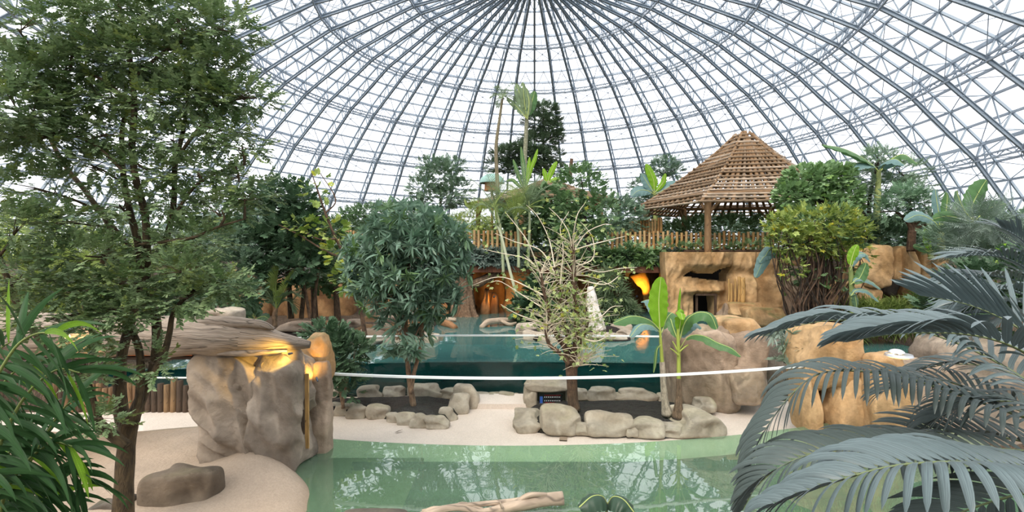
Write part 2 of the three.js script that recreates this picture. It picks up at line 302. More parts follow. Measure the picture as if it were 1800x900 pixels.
// the visitors' path: pale sand-coloured floor with a step up to the tank, and a drain slot
{
  const path = structure('path', V(0, 0, -13));
  const pos = [], uv = [], idx = [], nx = 120, nd = 40;
  for (let j = 0; j <= nd; j++) for (let i = 0; i <= nx; i++) { const X = lerp(-22, 13, i / nx), d0 = X < -5 ? 12.15 : -glassA(X) + 0.04, D = lerp(d0, tankD(clamp(X, -14, 9.5)) - 0.02, j / nd); pos.push(X, 0.03 * fbm(X * 0.7, D * 0.7, 9) + 0.02, -D); uv.push(X, D); }
  for (let j = 0; j < nd; j++) for (let i = 0; i < nx; i++) { const a = j * (nx + 1) + i, b = a + nx + 1; idx.push(a, a + 1, b, b, a + 1, b + 1); }
  part('paving', paint(geoOf(pos, idx, uv), (x, y, z) => mixc(sandPale, lin('#d6c6ba'), 0.4 + fbm(x * 0.5, 1, z * 0.5))), M.sand, path);
  const st = new THREE.BoxGeometry(2.1, 0.18, 1.1, 8, 2, 4); st.translate(-0.35, 0.09, -15.9); part('step', paint(boxUV(st), () => sandPale), M.sand, path);
  const ch = new Bars(); ch.bar(P(990, 776, 12.75).setY(0.035), P(991, 768, 13.2).setY(0.035), 0.2, 0.03); part('drain_slot', boxUV(ch.geo()), std({ color: '#8d7a68', roughness: 0.95 }), path);
}
// near pool: murky green water behind which the glass stands
{
  const pool = structure('pool', V(0, POOL_Y, -9)), pos = [], uv = [], idx = [], nx = 60, nd = 24;
  for (let j = 0; j <= nd; j++) for (let i = 0; i <= nx; i++) { const X = lerp(-6.2, 11, i / nx), D = lerp(5.6, -glassA(X) - 0.06, j / nd); pos.push(X, POOL_Y, -D); uv.push(X, D); }
  for (let j = 0; j < nd; j++) for (let i = 0; i < nx; i++) { const a = j * (nx + 1) + i, b = a + nx + 1; idx.push(a, a + 1, b, b, a + 1, b + 1); }
  part('water', geoOf(pos, idx, uv), phy({ color: '#9cc4a2', roughness: 0.0, transmission: 0.76, thickness: 0, ior: 1.85, bumpMap: T.water, bumpScale: 0.0022 }), pool);
  const pipe = []; for (let i = 0; i <= 14; i++) { const x = lerp(620, 1480, i / 14); pipe.push(P(x, 826 + 2 * Math.sin(i), 10.55).setY(0.34)); }
  part('submerged_pipe', sweep(pipe, 0.1, { seg: 8 }), M.blackMetal, pool);
  const led = []; for (let i = 0; i <= 14; i++) led.push(P(lerp(600, 1480, i / 14), 850, 9.7).setY(0.16 + 0.03 * Math.sin(i * 2)));
  part('submerged_ledge', sweep(led, 0.16, { seg: 8, flat: 0.5 }), std({ color: '#33473b', roughness: 0.9 }), pool);
}
// curved glass of the near pool, its polished top edge
function curvedGlass(g, x0, x1, n, zf, yLow, yTop, thick, edgeR, mat) {
  const pos = [], idx = [];
  for (let i = 0; i <= n; i++) { const X = lerp(x0, x1, i / n), z = zf(X); pos.push(X, yLow, z, X, yTop, z); }
  for (let i = 0; i < n; i++) { const a = i * 2; idx.push(a, a + 2, a + 1, a + 1, a + 2, a + 3); }
  part('glass_pane', geoOf(pos, idx), mat, g);
  const B = new Bars(); for (let i = 0; i < n; i++) { const a = lerp(x0, x1, i / n), b = lerp(x0, x1, (i + 1) / n); B.bar(V(a, yTop, zf(a)), V(b, yTop, zf(b)), thick, edgeR); }
  part('polished_edge', B.geo(), M.acrylicEdge, g);
}
{
  const g = thing('glass_barrier', 'long curved clear glass barrier between the green near pool and the pale sand path', 'glass barrier', V(0, 0, -11.3));
  curvedGlass(g, -4.45, 7.6, 40, glassA, -1.2, 2.05, 0.07, 0.05, M.acrylic);
  const s = thing('glass_screen', 'short clear glass panel between the foreground tree trunk and the big grey rock', 'glass barrier', P(290, 790, 12.1));
  curvedGlass(s, P(252, 0, 12.1).x, P(352, 0, 12.1).x, 2, () => -12.1, 0, 1.85, 0.04, 0.03, M.acrylic);
}
// deep tank: curved acrylic front, teal water
{
  const t = structure('tank', V(0, 0, -20)), pos = [], uv = [], idx = [], nx = 80, nd = 30;
  for (let j = 0; j <= nd; j++) for (let i = 0; i <= nx; i++) { const X = lerp(-13, 16, i / nx), D = lerp(tankD(X) + 0.05, 33, j / nd); pos.push(X, TANK_Y, -D); uv.push(X, D); }
  for (let j = 0; j < nd; j++) for (let i = 0; i < nx; i++) { const a = j * (nx + 1) + i, b = a + nx + 1; idx.push(a, a + 1, b, b, a + 1, b + 1); }
  part('tank_water', geoOf(pos, idx, uv), phy({ color: '#6aa6a2', roughness: 0.0, transmission: 0.62, thickness: 0, ior: 1.6, bumpMap: T.water, bumpScale: 0.003 }), t);
  const w = []; const wi = []; for (let i = 0; i <= 40; i++) { const X = lerp(-13, 9.6, i / 40); for (let k = 0; k <= 6; k++) w.push(X, lerp(-0.4, 1.1, k / 6), -(tankD(X) + 3.4 + 0.5 * fbm(X * 0.6, k * 0.5, 2))); }
  for (let i = 0; i < 40; i++) for (let k = 0; k < 6; k++) { const a = i * 7 + k; wi.push(a, a + 7, a + 1, a + 1, a + 7, a + 8); }
  part('tank_rockwork', boxUV(geoOf(w, wi)), std({ color: '#62ced0', map: T.rock, bumpMap: T.rockB, bumpScale: 0.1, roughness: 0.9 }), t);
  const g = thing('tank_glass', 'wide curved clear acrylic front of the deep teal tank beyond the planting beds', 'glass barrier', V(0, 0, -16.8));
  curvedGlass(g, -13, 5.3, 48, (X) => -tankD(X), 0.0, 2.06, 0.07, 0.05, M.acrylic);
  const B = new Bars(); for (let i = 0; i < 48; i++) { const a = lerp(-13, 5.3, i / 48), b = lerp(-13, 5.3, (i + 1) / 48); B.bar(V(a, 0.56, -tankD(a) - 0.3), V(b, 0.56, -tankD(b) - 0.3), 0.02, 1.12); }
  part('water_body', B.geo(), phy({ color: '#55adae', roughness: 0.0, transmission: 0.9, thickness: 0, ior: 1.05 }), t);
}

// ------------------------------------------------------------------ rocks
function rockGeo(w, h, d, seed, { det = 10, box = 0.45, amp = 0.16, freq = 1.1, ridge = 0.5, lean = 0, flute = 0, fold = 0, cuts = 7 } = {}) {
  let g = new THREE.IcosahedronGeometry(1, det); g.deleteAttribute('uv'); g.deleteAttribute('normal'); g = mergeVertices(g, 1e-4);
  const p = g.attributes.position, e = lerp(2.6, 9, box), m = Math.min(w, h, d), r = rng(seed * 7919 + 13), planes = [];
  for (let k = 0; k < cuts; k++) { const u = r() * 2 - 1, a = r() * 6.283, q = Math.sqrt(1 - u * u); planes.push([q * Math.cos(a), u * 0.8 + 0.15, q * Math.sin(a), 0.74 + 0.34 * r() + 0.12 * box]); }
  for (let i = 0; i < p.count; i++) {
    const x = p.getX(i), y = p.getY(i), z = p.getZ(i); let sum = Math.abs(x) ** e + Math.abs(y) ** e + Math.abs(z) ** e;
    for (const [a, b, c, dd] of planes) { const k = (x * a + y * b + z * c) / dd; if (k > 0) sum += k ** 16; }
    const s = Math.pow(sum, -1 / e) * 1.02;
    let X = x * s * w / 2, Y = y * s * h / 2, Z = z * s * d / 2;
    const q = [X * freq + seed * 3.7, Y * freq * 0.8 + seed * 1.3, Z * freq - seed * 2.1];
    let k = amp * m * (1.5 * fbm(q[0], q[1], q[2], 4) - ridge * Math.abs(N3(q[0] * 0.9 + 5, q[1] * 0.7, q[2] * 0.9)) + ridge * 0.18 + 0.5 * N3(q[0] * 4, q[1] * 4, q[2] * 4) * 0.2);
    if (flute) k += flute * m * N3(X * 1.6 + seed, Y * 0.25, Z * 1.6 + seed);
    if (fold) k += fold * m * (0.35 - Math.abs(N3((X * 0.8 + Y * 0.5) * 1.1 + seed, (Y * 0.8 - X * 0.5) * 0.4, Z * 1.1)) - 0.6 * Math.abs(N3((X * 0.8 + Y * 0.6) * 2.6 + seed, (Y * 0.8 - X * 0.6) * 0.9, Z * 2.6 + 3)));
    X += x * k + lean * (Y + h / 2); Y += y * k; Z += z * k; p.setXYZ(i, X, Y + h / 2, Z);
  }
  g.computeVertexNormals(); return g;
}
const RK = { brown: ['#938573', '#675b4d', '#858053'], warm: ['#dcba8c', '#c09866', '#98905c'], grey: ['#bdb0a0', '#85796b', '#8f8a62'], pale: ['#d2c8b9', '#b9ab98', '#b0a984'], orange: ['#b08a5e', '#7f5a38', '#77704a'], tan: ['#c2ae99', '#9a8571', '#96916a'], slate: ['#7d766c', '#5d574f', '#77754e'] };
function rockPaint(g, kind, seed, moss = 0.35) {
  const [a, b, c] = RK[kind].map(lin);
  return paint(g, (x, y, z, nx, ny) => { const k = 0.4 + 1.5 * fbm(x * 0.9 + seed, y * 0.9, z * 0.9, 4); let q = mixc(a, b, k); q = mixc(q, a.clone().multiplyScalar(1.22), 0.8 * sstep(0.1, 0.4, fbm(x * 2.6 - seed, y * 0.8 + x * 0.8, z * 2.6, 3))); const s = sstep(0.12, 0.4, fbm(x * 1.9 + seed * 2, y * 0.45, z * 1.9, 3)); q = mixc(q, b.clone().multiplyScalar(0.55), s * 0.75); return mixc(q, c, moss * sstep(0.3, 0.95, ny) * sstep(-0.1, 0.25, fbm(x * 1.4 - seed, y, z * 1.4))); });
}
const rock = (w, h, d, seed, kind, o = {}) => boxUV(rockPaint(rockGeo(w, h, d, seed, o), kind, seed, o.moss ?? 0.35));
// a stone whose front shows in the rectangle x0..x1, y0..y1 when it stands at distance D
function rockAt(x0, y0, x1, y1, D, depth, seed, kind, o = {}) {
  const a = P(x0, y1, D), b = P(x1, y0, y0 > HY ? D + 0.38 * depth : D), c = P(x1, y0, D); b.x = c.x; const g = rock((b.x - a.x) * 1.04, (b.y - a.y) * 1.03, depth, seed, kind, o);
  if (o.turn) g.rotateY(o.turn); return g.translate((a.x + b.x) / 2, a.y - 0.01, a.z - depth / 2);
}
function boulder(label, group, x0, y0, x1, y1, D, depth, seed, kind = 'pale', o = {}) { return solo('boulder', label, 'boulder', rockAt(x0 - 0.04 * (x1 - x0), y0, x1 + 0.04 * (x1 - x0), y1, D, depth, seed, kind, { det: 11, amp: 0.11, cuts: 11, ...o }), M.rock, group); }
const D0 = (y, Y = 0) => (EYE - Y) * FP / (y - HY);
// soil of the two beds beside the path
function bed(name, label, ring, Y, seed) {
  const c = ring.reduce((s, p) => s.add(p), V()).multiplyScalar(1 / ring.length), pos = [c.x, Y + 0.06, c.z], uv = [c.x, c.z], idx = [], n = 72, rr = 14;
  const cv = new THREE.CatmullRomCurve3(ring, true);
  for (let k = 1; k <= rr; k++) for (let i = 0; i < n; i++) { const p = cv.getPoint(i / n).lerp(c, 1 - k / rr), f = k / rr; pos.push(p.x, k === rr ? 0 : Y + 0.09 * fbm(p.x * 2.2, seed, p.z * 2.2) - 0.1 * f * f, p.z); uv.push(p.x, p.z); }
  for (let i = 0; i < n; i++) idx.push(0, 1 + i, 1 + (i + 1) % n);
  for (let k = 0; k < rr - 1; k++) for (let i = 0; i < n; i++) { const a = 1 + k * n + i, b = 1 + k * n + (i + 1) % n; idx.push(a, a + n, b, b, a + n, b + n); }
  const g = geoOf(pos, idx, uv); g.computeBoundingBox(); const m = shade(new THREE.Mesh(g, M.soil)); m.name = name; Object.assign(m.userData, { label, category: 'soil', kind: 'stuff' }); scene.add(m);
}
{
  const S = (x, y, Y = 0.3) => onLevel(x, y, Y);
  bed('soil', 'dark mulched soil bed to the left of the gap in the path', [S(560, 712), S(600, 715), S(660, 718), S(720, 729), S(762, 736), S(795, 722), S(808, 704), S(770, 692), S(690, 692), S(610, 694), S(560, 700)], 0.3, 3);
  bed('soil', 'dark mulched soil bed around the bare twiggy tree and the banana plants', [S(915, 735), S(960, 745), S(1030, 748), S(1100, 750), S(1180, 752), S(1235, 740), S(1240, 720), S(1190, 704), S(1120, 699), S(1030, 700), S(950, 704), S(918, 715)], 0.33, 8);
  // rim stones of the left bed: [centre x, base y, width, height] in the photograph
  const ordinal = ['first', 'second', 'third', 'fourth', 'fifth', 'sixth', 'seventh', 'eighth', 'ninth', 'tenth', 'eleventh'];
  const rim = [[596, 731, 42, 22], [625, 736, 34, 22], [661, 738, 40, 27], [689, 743, 22, 17], [710, 747, 34, 22], [735, 752, 34, 24], [764, 755, 42, 24], [787, 739, 30, 21], [806, 728, 34, 34]];
  rim.forEach(([x, y, w, h], i) => boulder(`pale rim stone, ${ordinal[i]} from the left at the front of the left soil bed`, 'front rim stones of the left bed', x - w / 2, y - h, x + w / 2, y + 3, D0(y) - 0.12, w / FP * 14 * 0.8, 11 + i, 'pale', { box: 0.35 }));
  boulder('tall upright pale stone at the corner where the left soil bed meets the tank steps', null, 797, 677, 838, 723, 15.3, 0.55, 31, 'pale', { box: 0.4 });
  const backL = [[578, 701, 30, 20], [648, 703, 42, 23], [690, 703, 36, 24], [746, 703, 56, 28], [784, 702, 28, 18]];
  backL.forEach(([x, y, w, h], i) => boulder(`pale stone, ${ordinal[i]} from the left along the back of the left soil bed`, 'back rim stones of the left bed', x - w / 2, y - h, x + w / 2, y, 16.15, 0.5, 41 + i, 'pale', { box: 0.3 }));
  const gap = [[841, 713, 34, 22], [868, 713, 26, 21], [890, 713, 26, 22], [911, 713, 20, 20]];
  gap.forEach(([x, y, w, h], i) => boulder(`low stone, ${ordinal[i]} from the left in the short row above the step`, 'low stones across the gap', x - w / 2, y - h, x + w / 2, y, 16.2, 0.5, 51 + i, 'pale', { box: 0.6 }));
  // rim of the right bed
  boulder('low broad pale stone at the near left corner of the right soil bed', null, 901, 728, 955, 766, 13.25, 1.1, 61, 'pale', { box: 0.6 });
  boulder('large dome-topped pale boulder in front of the bare twiggy tree trunk', null, 957, 719, 1021, 768, 12.95, 0.9, 62, 'pale', { box: 0.45 });
  boulder('narrow pale stone wedged between the dome-topped boulder and the peaked boulder', null, 1014, 743, 1044, 769, 12.95, 0.6, 63, 'pale', { box: 0.6 });
  boulder('wide peaked pale boulder at the middle of the front rim of the right bed', null, 1038, 729, 1112, 772, 12.85, 0.9, 64, 'pale', { box: 0.45 });
  boulder('small stone squeezed between the wide peaked boulder and the boulder below the banana plants', null, 1102, 741, 1124, 771, 12.85, 0.5, 65, 'pale', { box: 0.6 });
  boulder('angular pale boulder below and just left of the banana plants', null, 1114, 740, 1170, 773, 12.8, 0.8, 66, 'pale', { box: 0.55 });
  boulder('square pale stone directly below the right-hand banana stem', null, 1163, 747, 1210, 773, 12.85, 0.7, 67, 'pale', { box: 0.7 });
  boulder('massive cracked boulder closing the right end of the planting bed', null, 1195, 724, 1281, 774, 12.8, 1.3, 68, 'pale', { box: 0.5 });
  boulder('greenish rounded stone behind the massive cracked boulder', null, 1227, 699, 1262, 728, 14.6, 0.6, 69, 'pale', { box: 0.3, moss: 0.9 });
  const backR = [[1018, 704, 34, 20], [1058, 706, 48, 24], [1089, 706, 24, 14], [1126, 708, 62, 24], [1178, 710, 32, 18]];
  backR.forEach(([x, y, w, h], i) => boulder(`pale stone, ${ordinal[i]} from the left along the back of the right soil bed`, 'back rim stones of the right bed', x - w / 2, y - h, x + w / 2, y, 15.95, 0.5, 71 + i, 'pale', { box: 0.35 }));
  // the little grotto with a lit display in it
  const gr = thing('grotto', 'hollow pale rock grotto sheltering a small red and blue lit display', 'rock', P(963, 716, 15.5));
  part('side_rock', rockAt(922, 674, 944, 724, 15.35, 0.9, 81, 'pale', { det: 8, box: 0.6 }), M.rock, gr);
  part('side_rock', rockAt(998, 680, 1010, 722, 15.5, 0.8, 82, 'pale', { det: 8, box: 0.6 }), M.rock, gr);
  part('roof_rock', rockAt(924, 668, 1006, 690, 15.3, 0.9, 83, 'pale', { det: 10, box: 0.5 }), M.rock, gr);
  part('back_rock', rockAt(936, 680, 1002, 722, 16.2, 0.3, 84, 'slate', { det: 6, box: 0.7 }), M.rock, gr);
  const ds = thing('display_panel', 'small dark display with white dotted rows and red stripes inside the rock grotto', 'display', P(972, 713, 15.95));
  const box = (x0, y0, x1, y1, D, t) => { const a = P(x0, y1, D), b = P(x1, y0, D), q = new THREE.BoxGeometry(b.x - a.x, b.y - a.y, t); return q.translate((a.x + b.x) / 2, (a.y + b.y) / 2, a.z - t / 2); };
  part('casing', box(947, 693, 989, 715, 15.95, 0.08), std({ color: '#23242e', roughness: 0.4 }), ds);
  for (const [i, y] of [[0, 698], [1, 704.5]]) for (let k = 0; k < 9; k++) part('white_dot', new THREE.SphereGeometry(0.013, 6, 5).translate(...P(957.5 + k * 3.3, y, 15.94).toArray()), std({ color: '#ffffff', emissive: '#ffffff', emissiveIntensity: 0.5 }), ds);
  for (let k = 0; k < 4; k++) part('red_stripe', box(958 + k * 7, 707, 963.4 + k * 7, 714, 15.945, 0.02), std({ color: '#8f1622', roughness: 0.5, emissive: '#7a0f1a', emissiveIntensity: 0.25 }), ds);
  part('red_bar', box(957, 694, 986, 696, 15.945, 0.02), std({ color: '#8f1622', roughness: 0.5 }), ds);
  part('blue_lamp', box(949, 697, 954, 713, 15.945, 0.02), std({ color: '#3a5fb0', emissive: '#3a5fb0', emissiveIntensity: 0.4 }), ds);
}
// the great rock on the left that carries the log
{
  const g = thing('rock_pillar', 'big grey-brown sculpted rock carrying the end of the grey log', 'rock', P(430, 800, 10.6));
  part('main_block', rockAt(338, 624, 508, 850, 10.0, 1.5, 91, 'grey', { det: 48, box: 0.75, amp: 0.1, freq: 1.0, ridge: 0.7, fold: 0.42, cuts: 5 }), M.rock, g);
  part('shoulder_block', rockAt(428, 640, 516, 840, 9.8, 1.2, 92, 'grey', { det: 32, box: 0.65, amp: 0.1, ridge: 0.7, fold: 0.36, cuts: 5 }), M.rock, g);
  part('peak_block', rockAt(508, 594, 563, 700, 10.9, 0.7, 93, 'warm', { det: 26, box: 0.8, amp: 0.2, fold: 0.35, cuts: 9, freq: 1.6, moss: 0.8 }), M.rock, g);
  part('corner_column', rockAt(541, 640, 573, 810, 10.75, 0.4, 94, 'tan', { det: 26, box: 0.85, amp: 0.2, fold: 0.3, cuts: 9, freq: 1.6 }), M.rock, g);
  part('upper_ledge', rockAt(336, 626, 425, 690, 10.1, 1.2, 95, 'grey', { det: 16, box: 0.6, amp: 0.16, moss: 0.7 }), M.rock, g);
  const p = thing('timber_post', 'dark weathered timber post in the slot beside the big grey rock', 'post', P(528, 775, 10.5));
  const bb = new Bars(); const a = P(527, 790, 10.35), b = P(526, 655, 10.35); bb.bar(a, b, 0.24, 0.2); part('post', boxUV(bb.geo()), M.woodDark, p); p.children[0].name = 'shaft';
  const st = new Bars(); st.bar(P(540, 788, 10.3), P(539.5, 657, 10.3), 0.035, 0.08); part('pale_batten', boxUV(st.geo()), M.woodPale, p);
  boulder('big rounded brown boulder beside the foreground tree trunk', null, 238, 826, 350, 930, 8.3, 0.75, 96, 'brown', { det: 18, box: 0.45, amp: 0.07, ridge: 0.5, cuts: 9 });
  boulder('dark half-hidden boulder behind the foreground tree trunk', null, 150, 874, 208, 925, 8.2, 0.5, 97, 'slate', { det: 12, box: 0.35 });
  for (const [i, [x0, x1]] of [[0, [228, 262]], [1, [262, 290]], [2, [288, 318]], [3, [312, 346]]].entries()) { const [k, [c0, c1]] = [x0, x1]; boulder(`flat stone, ${['first', 'second', 'third', 'fourth'][k]} from the left below the short glass panel`, 'flat stones at the foot of the glass', c0, 786 + (k % 2) * 3, c1, 806, 11.2, 0.45, 101 + k, 'tan', { det: 7, box: 0.8, amp: 0.08 }); }
  boulder('small greenish stone lying against the short glass panel on the sand', null, 262, 777, 287, 785, 12.4, 0.25, 111, 'slate', { moss: 0.8 });
  boulder('long low greenish stone against the short glass panel beside the big rock', null, 286, 776, 345, 790, 12.35, 0.3, 112, 'slate', { moss: 0.8 });
}
// the lying log
{
  const t = thing('log', 'thick grey weathered log lying across the top of the big rock', 'log', P(250, 625, 10));
  part('trunk', sweep([P(-110, 588, 9.6), P(40, 588, 9.8), P(160, 590, 10), P(300, 592, 10.1), P(400, 594, 10.2), P(470, 598, 10.3), P(545, 606, 10.4)], [0.44, 0.43, 0.42, 0.4, 0.36, 0.26, 0.07], { seg: 36, steps: 60, wob: 0.16, seed: 4, rough: 0.06 }), M.log, t);
  part('splinter', sweep([P(330, 566, 10.15), P(400, 566, 10.1), P(455, 570, 10.15), P(482, 578, 10.2)], [0.1, 0.13, 0.1, 0.03], { seg: 12, steps: 20, wob: 0.3, seed: 9 }), M.log, t);
  part('splinter', sweep([P(360, 620, 10.0), P(430, 621, 10.0), P(505, 617, 10.1)], [0.03, 0.08, 0.02], { seg: 10, steps: 16, wob: 0.3, seed: 12 }), M.log, t);
  const pl = thing('support_rail', 'dark flat rail running under the grey log behind the tree branches', 'rail', P(200, 628, 10.1));
  const b = new Bars(); b.bar(P(40, 628, 10.0), P(345, 627, 10.2), 0.3, 0.05); part('rail', b.geo(), M.woodDark, pl); pl.children[0].name = 'flat_bar';
  const e = new Bars(); e.bar(P(200, 624.5, 9.95), P(338, 624.5, 10.05), 0.02, 0.02); part('orange_edge', e.geo(), std({ color: '#c8743a', roughness: 0.6 }), pl);
  // floodlights on the log
  const f = thing('spotlight', 'small dark grey spotlight clamped on the grey log behind the foreground tree', 'spotlight', P(110, 581, 9.25));
  part('housing', sweep([P(90, 581, 9.2), P(112, 581, 9.2), P(130, 580, 9.2)], [0.035, 0.055, 0.06], { seg: 12 }), M.metal, f);
  part('bracket', sweep([P(112, 584, 9.2), P(112, 600, 9.3)], 0.015, { seg: 6 }), M.metal, f);
  const d = thing('lamp', 'round white lamp disc on the side of the grey log', 'lamp', P(118, 592, 9.35));
  part('lamp_face', new THREE.CylinderGeometry(0.05, 0.05, 0.03, 20).rotateX(Math.PI / 2).translate(...P(118, 591, 9.3).toArray()), std({ color: '#f4ead4', emissive: '#ffdf9a', emissiveIntensity: 1.2 }), d);
  const pt = new THREE.SpotLight('#ffc978', 4, 0, 0.9, 0.8); pt.position.copy(P(122, 597, 9.15)); pt.target.position.copy(P(140, 622, 9.75)); pt.castShadow = true; scene.add(pt, pt.target);
}
function warmLamp(label, at, aim, power, angle = 0.8, colour = '#ffbe4d', r = 0.05) {
  const t = thing('floodlight', label, 'floodlight', at), dir = aim.clone().sub(at).normalize();
  const back = at.clone().addScaledVector(dir, -0.12);
  part('housing', sweep([back, at], [r * 0.7, r], { seg: 12 }), M.metal, t);
  const g = new THREE.CircleGeometry(r * 0.85, 16); g.applyQuaternion(new THREE.Quaternion().setFromUnitVectors(V(0, 0, 1), dir)); const c = at.clone().addScaledVector(dir, 0.004); g.translate(c.x, c.y, c.z);
  part('lamp_face', g, std({ color: '#fff0c8', emissive: colour, emissiveIntensity: 2.5 }), t);
  const s = new THREE.SpotLight(colour, power, 0, angle, 0.7); s.position.copy(at.clone().addScaledVector(dir, 0.03)); s.target.position.copy(aim); s.castShadow = true; s.shadow.radius = 2; scene.add(s, s.target); return t;
}
warmLamp('small floodlight tucked under the tip of the grey log', P(508, 622, 9.75), P(450, 634, 10.6), 6, 0.8, '#ffcb62', 0.026);
warmLamp('small floodlight shining up the corner of the big rock beside the glass', P(556, 664, 10.3), P(543, 632, 10.8), 3, 0.9, '#ffc04d', 0.024);

// ------------------------------------------------------------------ stake fence on the path, left
{
  const f = thing('stake_fence', 'low palisade of brown round wooden stakes standing in the sand behind the foreground tree', 'fence', P(225, 722, 15)), r = rng(5);
  const stake = [0, 1, 2].map((k) => boxUV(sweep([V(0, 0, 0), V(0, 0.4, 0), V(0, 0.8, 0)], [0.098, 0.094, 0.088], { seg: 9, steps: 3, wob: 0.08, seed: k * 5 })));
  const mats = [M.wood, M.woodDark, std({ color: '#8a6a48', map: T.grain, bumpMap: T.grainB, bumpScale: 0.015, roughness: 0.85 })];
  for (let i = 0; i < 23; i++) {
    const x = 98 + i * 10.9, w = P(x, 722, 15.1); w.y = 0; const m = shade(new THREE.Mesh(stake[i % 3], mats[Math.floor(r() * 3)])); m.name = 'stake';
    m.position.copy(w).sub(f.position); m.scale.y = 0.9 + 0.28 * r() + (x > 280 ? 0.12 : 0); m.rotation.z = (r() - 0.5) * 0.04; f.add(m);
  }
}
// ------------------------------------------------------------------ the bridge with its cave, fence and hanging greenery
const BD = 28.5;
{
  const br = structure('bridge', P(1000, 440, BD));
  const deck = new THREE.BoxGeometry(28, 0.3, 6.5, 1, 1, 1).translate(5.2, 4.75, -BD - 3.3); part('deck', boxUV(deck), std({ color: '#8a7050', roughness: 0.9, map: T.sand }), br);
  const be = new Bars(); be.bar(P(800, 473, BD - 0.1), P(1205, 474, BD - 0.1), 0.4, 0.36); part('edge_beam', boxUV(be.geo()), std({ color: '#8a5a42', map: T.grain, roughness: 0.85 }), br);
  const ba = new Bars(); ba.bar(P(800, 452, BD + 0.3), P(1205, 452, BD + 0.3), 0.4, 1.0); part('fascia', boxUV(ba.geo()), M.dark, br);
  // roughcast of the cave behind: warm sculpted folds
  const cave = structure('cave_wall', V(2.5, 1, -36));
  const folds = []; const r = rng(14);
  for (let i = 0; i < 15; i++) { const x = 790 + i * 31; folds.push(rockAt(x, 472, x + 42 + r() * 16, 575, 33.2 + r() * 0.9, 1.4, 200 + i, i % 3 ? 'orange' : 'tan', { det: 9, box: 0.55, amp: 0.14, flute: 0.2, moss: 0 })); }
  part('rock_folds', merge(folds), M.rock, cave);
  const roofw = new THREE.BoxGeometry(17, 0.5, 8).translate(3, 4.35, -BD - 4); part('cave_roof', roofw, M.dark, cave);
  part('cave_floor', rockAt(930, 565, 1190, 600, 31, 3.2, 231, 'orange', { det: 12, box: 0.7, amp: 0.05, moss: 0 }), M.rock, cave);
}
// big root columns
function rootColumn(name, label, cx, w0, w1, y0, y1, D, mat, seed) {
  const t = thing(name, label, 'column', P(cx, y1, D)), r = rng(seed);
  part('shaft', sweep([P(cx, y0, D), P(cx, lerp(y0, y1, 0.4), D), P(cx, lerp(y0, y1, 0.75), D), P(cx, y1 + 4, D)], [w0 * 1.1, w0, w0 * 1.1, w1].map((k) => k * D / FP / 2), { seg: 30, steps: 24, rough: 0.35, seed, wob: 0.12 }), mat, t);
  for (let k = 0; k < 4; k++) { const a = -1.2 + k * 0.8, x = cx + a * w1 * 0.45; part('buttress', sweep([P(cx + a * w0 * 0.25, lerp(y0, y1, 0.35), D - 0.25), P(lerp(cx, x, 0.6), lerp(y0, y1, 0.8), D - 0.35), P(x, y1 + 5, D - 0.4)], [0.1, 0.17, 0.22], { seg: 10, steps: 12, wob: 0.3, seed: seed + k, rough: 0.2 }), mat, t); }
  return t;
}
{
  const m = std({ color: '#a58c76', map: T.bark, bumpMap: T.barkB, bumpScale: 0.05, roughness: 0.9 });
  const t = rootColumn('tree_column', 'thick sculpted grey-brown tree trunk column holding up the bridge over the water', 818, 27, 40, 474, 560, 28.9, m, 21);
  part('branch', sweep([P(826, 500, 28.9), P(842, 496, 28.8), P(862, 486, 28.8), P(880, 476, 28.8)], [0.24, 0.3, 0.25, 0.2], { seg: 12, steps: 16, wob: 0.2, seed: 5 }), m, t);
  part('branch', sweep([P(812, 520, 28.9), P(803, 500, 28.8), P(796, 482, 28.8)], [0.2, 0.22, 0.15], { seg: 12, steps: 12, wob: 0.2, seed: 6 }), m, t);
  const y = thing('lit_column', 'yellow lamplit tapering column under the right half of the bridge', 'column', P(1134, 522, 31));
  part('shaft', sweep([P(1122, 476, 31), P(1130, 492, 31), P(1137, 508, 31), P(1138, 540, 31)], [0.62, 0.5, 0.3, 0.24], { seg: 16, steps: 16, wob: 0.12, seed: 8 }), std({ color: '#c79a52', map: T.rock, bumpMap: T.rockB, bumpScale: 0.05, roughness: 0.85 }), y);
  for (const [i, [lab, x0, y0, x1, y1, D]] of [['tall sandy pinnacle rock left of its twin under the bridge', 846, 508, 862, 560, 29.6], ['sandy pinnacle rock leaning against its taller twin under the bridge', 858, 514, 876, 558, 29.9]].entries()) { const g = rockAt(x0, y0, x1, y1, D, 0.6, 240 + i, 'orange', { det: 10, box: 0.35, amp: 0.14, flute: 0.12, moss: 0 }); solo('pinnacle_rock', lab, 'rock', g, M.rock); }
  solo('lamp_rock', 'rounded orange rock beside the warm lamp left of the trunk column', 'rock', rockAt(760, 522, 786, 562, 27.5, 0.8, 245, 'orange', { det: 9, box: 0.3, moss: 0 }), M.rock);
  solo('low_wall', 'low tan rock wall in the water left of the trunk column', 'wall', rockAt(776, 532, 812, 563, 29.6, 0.7, 246, 'tan', { det: 9, box: 0.7 }), M.rock);
  warmLamp('floodlight at the foot of the yellow lamplit column under the bridge', P(1120, 520, 30.0), P(1131, 494, 31), 30, 0.7, '#ffb94a', 0.07);
  warmLamp('floodlight among the pinnacle rocks deep under the bridge', P(868, 522, 29.3), P(858, 530, 29.9), 2.5, 1.1, '#ffb04a', 0.06);
  warmLamp('floodlight on the cave wall behind the pinnacle rocks', P(905, 545, 31), P(890, 505, 33.3), 15, 1.0, '#ffb85c', 0.06);
  warmLamp('floodlight on the orange cave folds under the right half of the bridge', P(1085, 548, 31), P(1090, 515, 33.3), 18, 1.1, '#ffab5a', 0.06);
  warmLamp('floodlight hidden in the leaves at the mango tree under the bridge edge', P(774, 520, 26.6), P(772, 545, 27.4), 3, 1.1, '#ffb23e', 0.06);
}
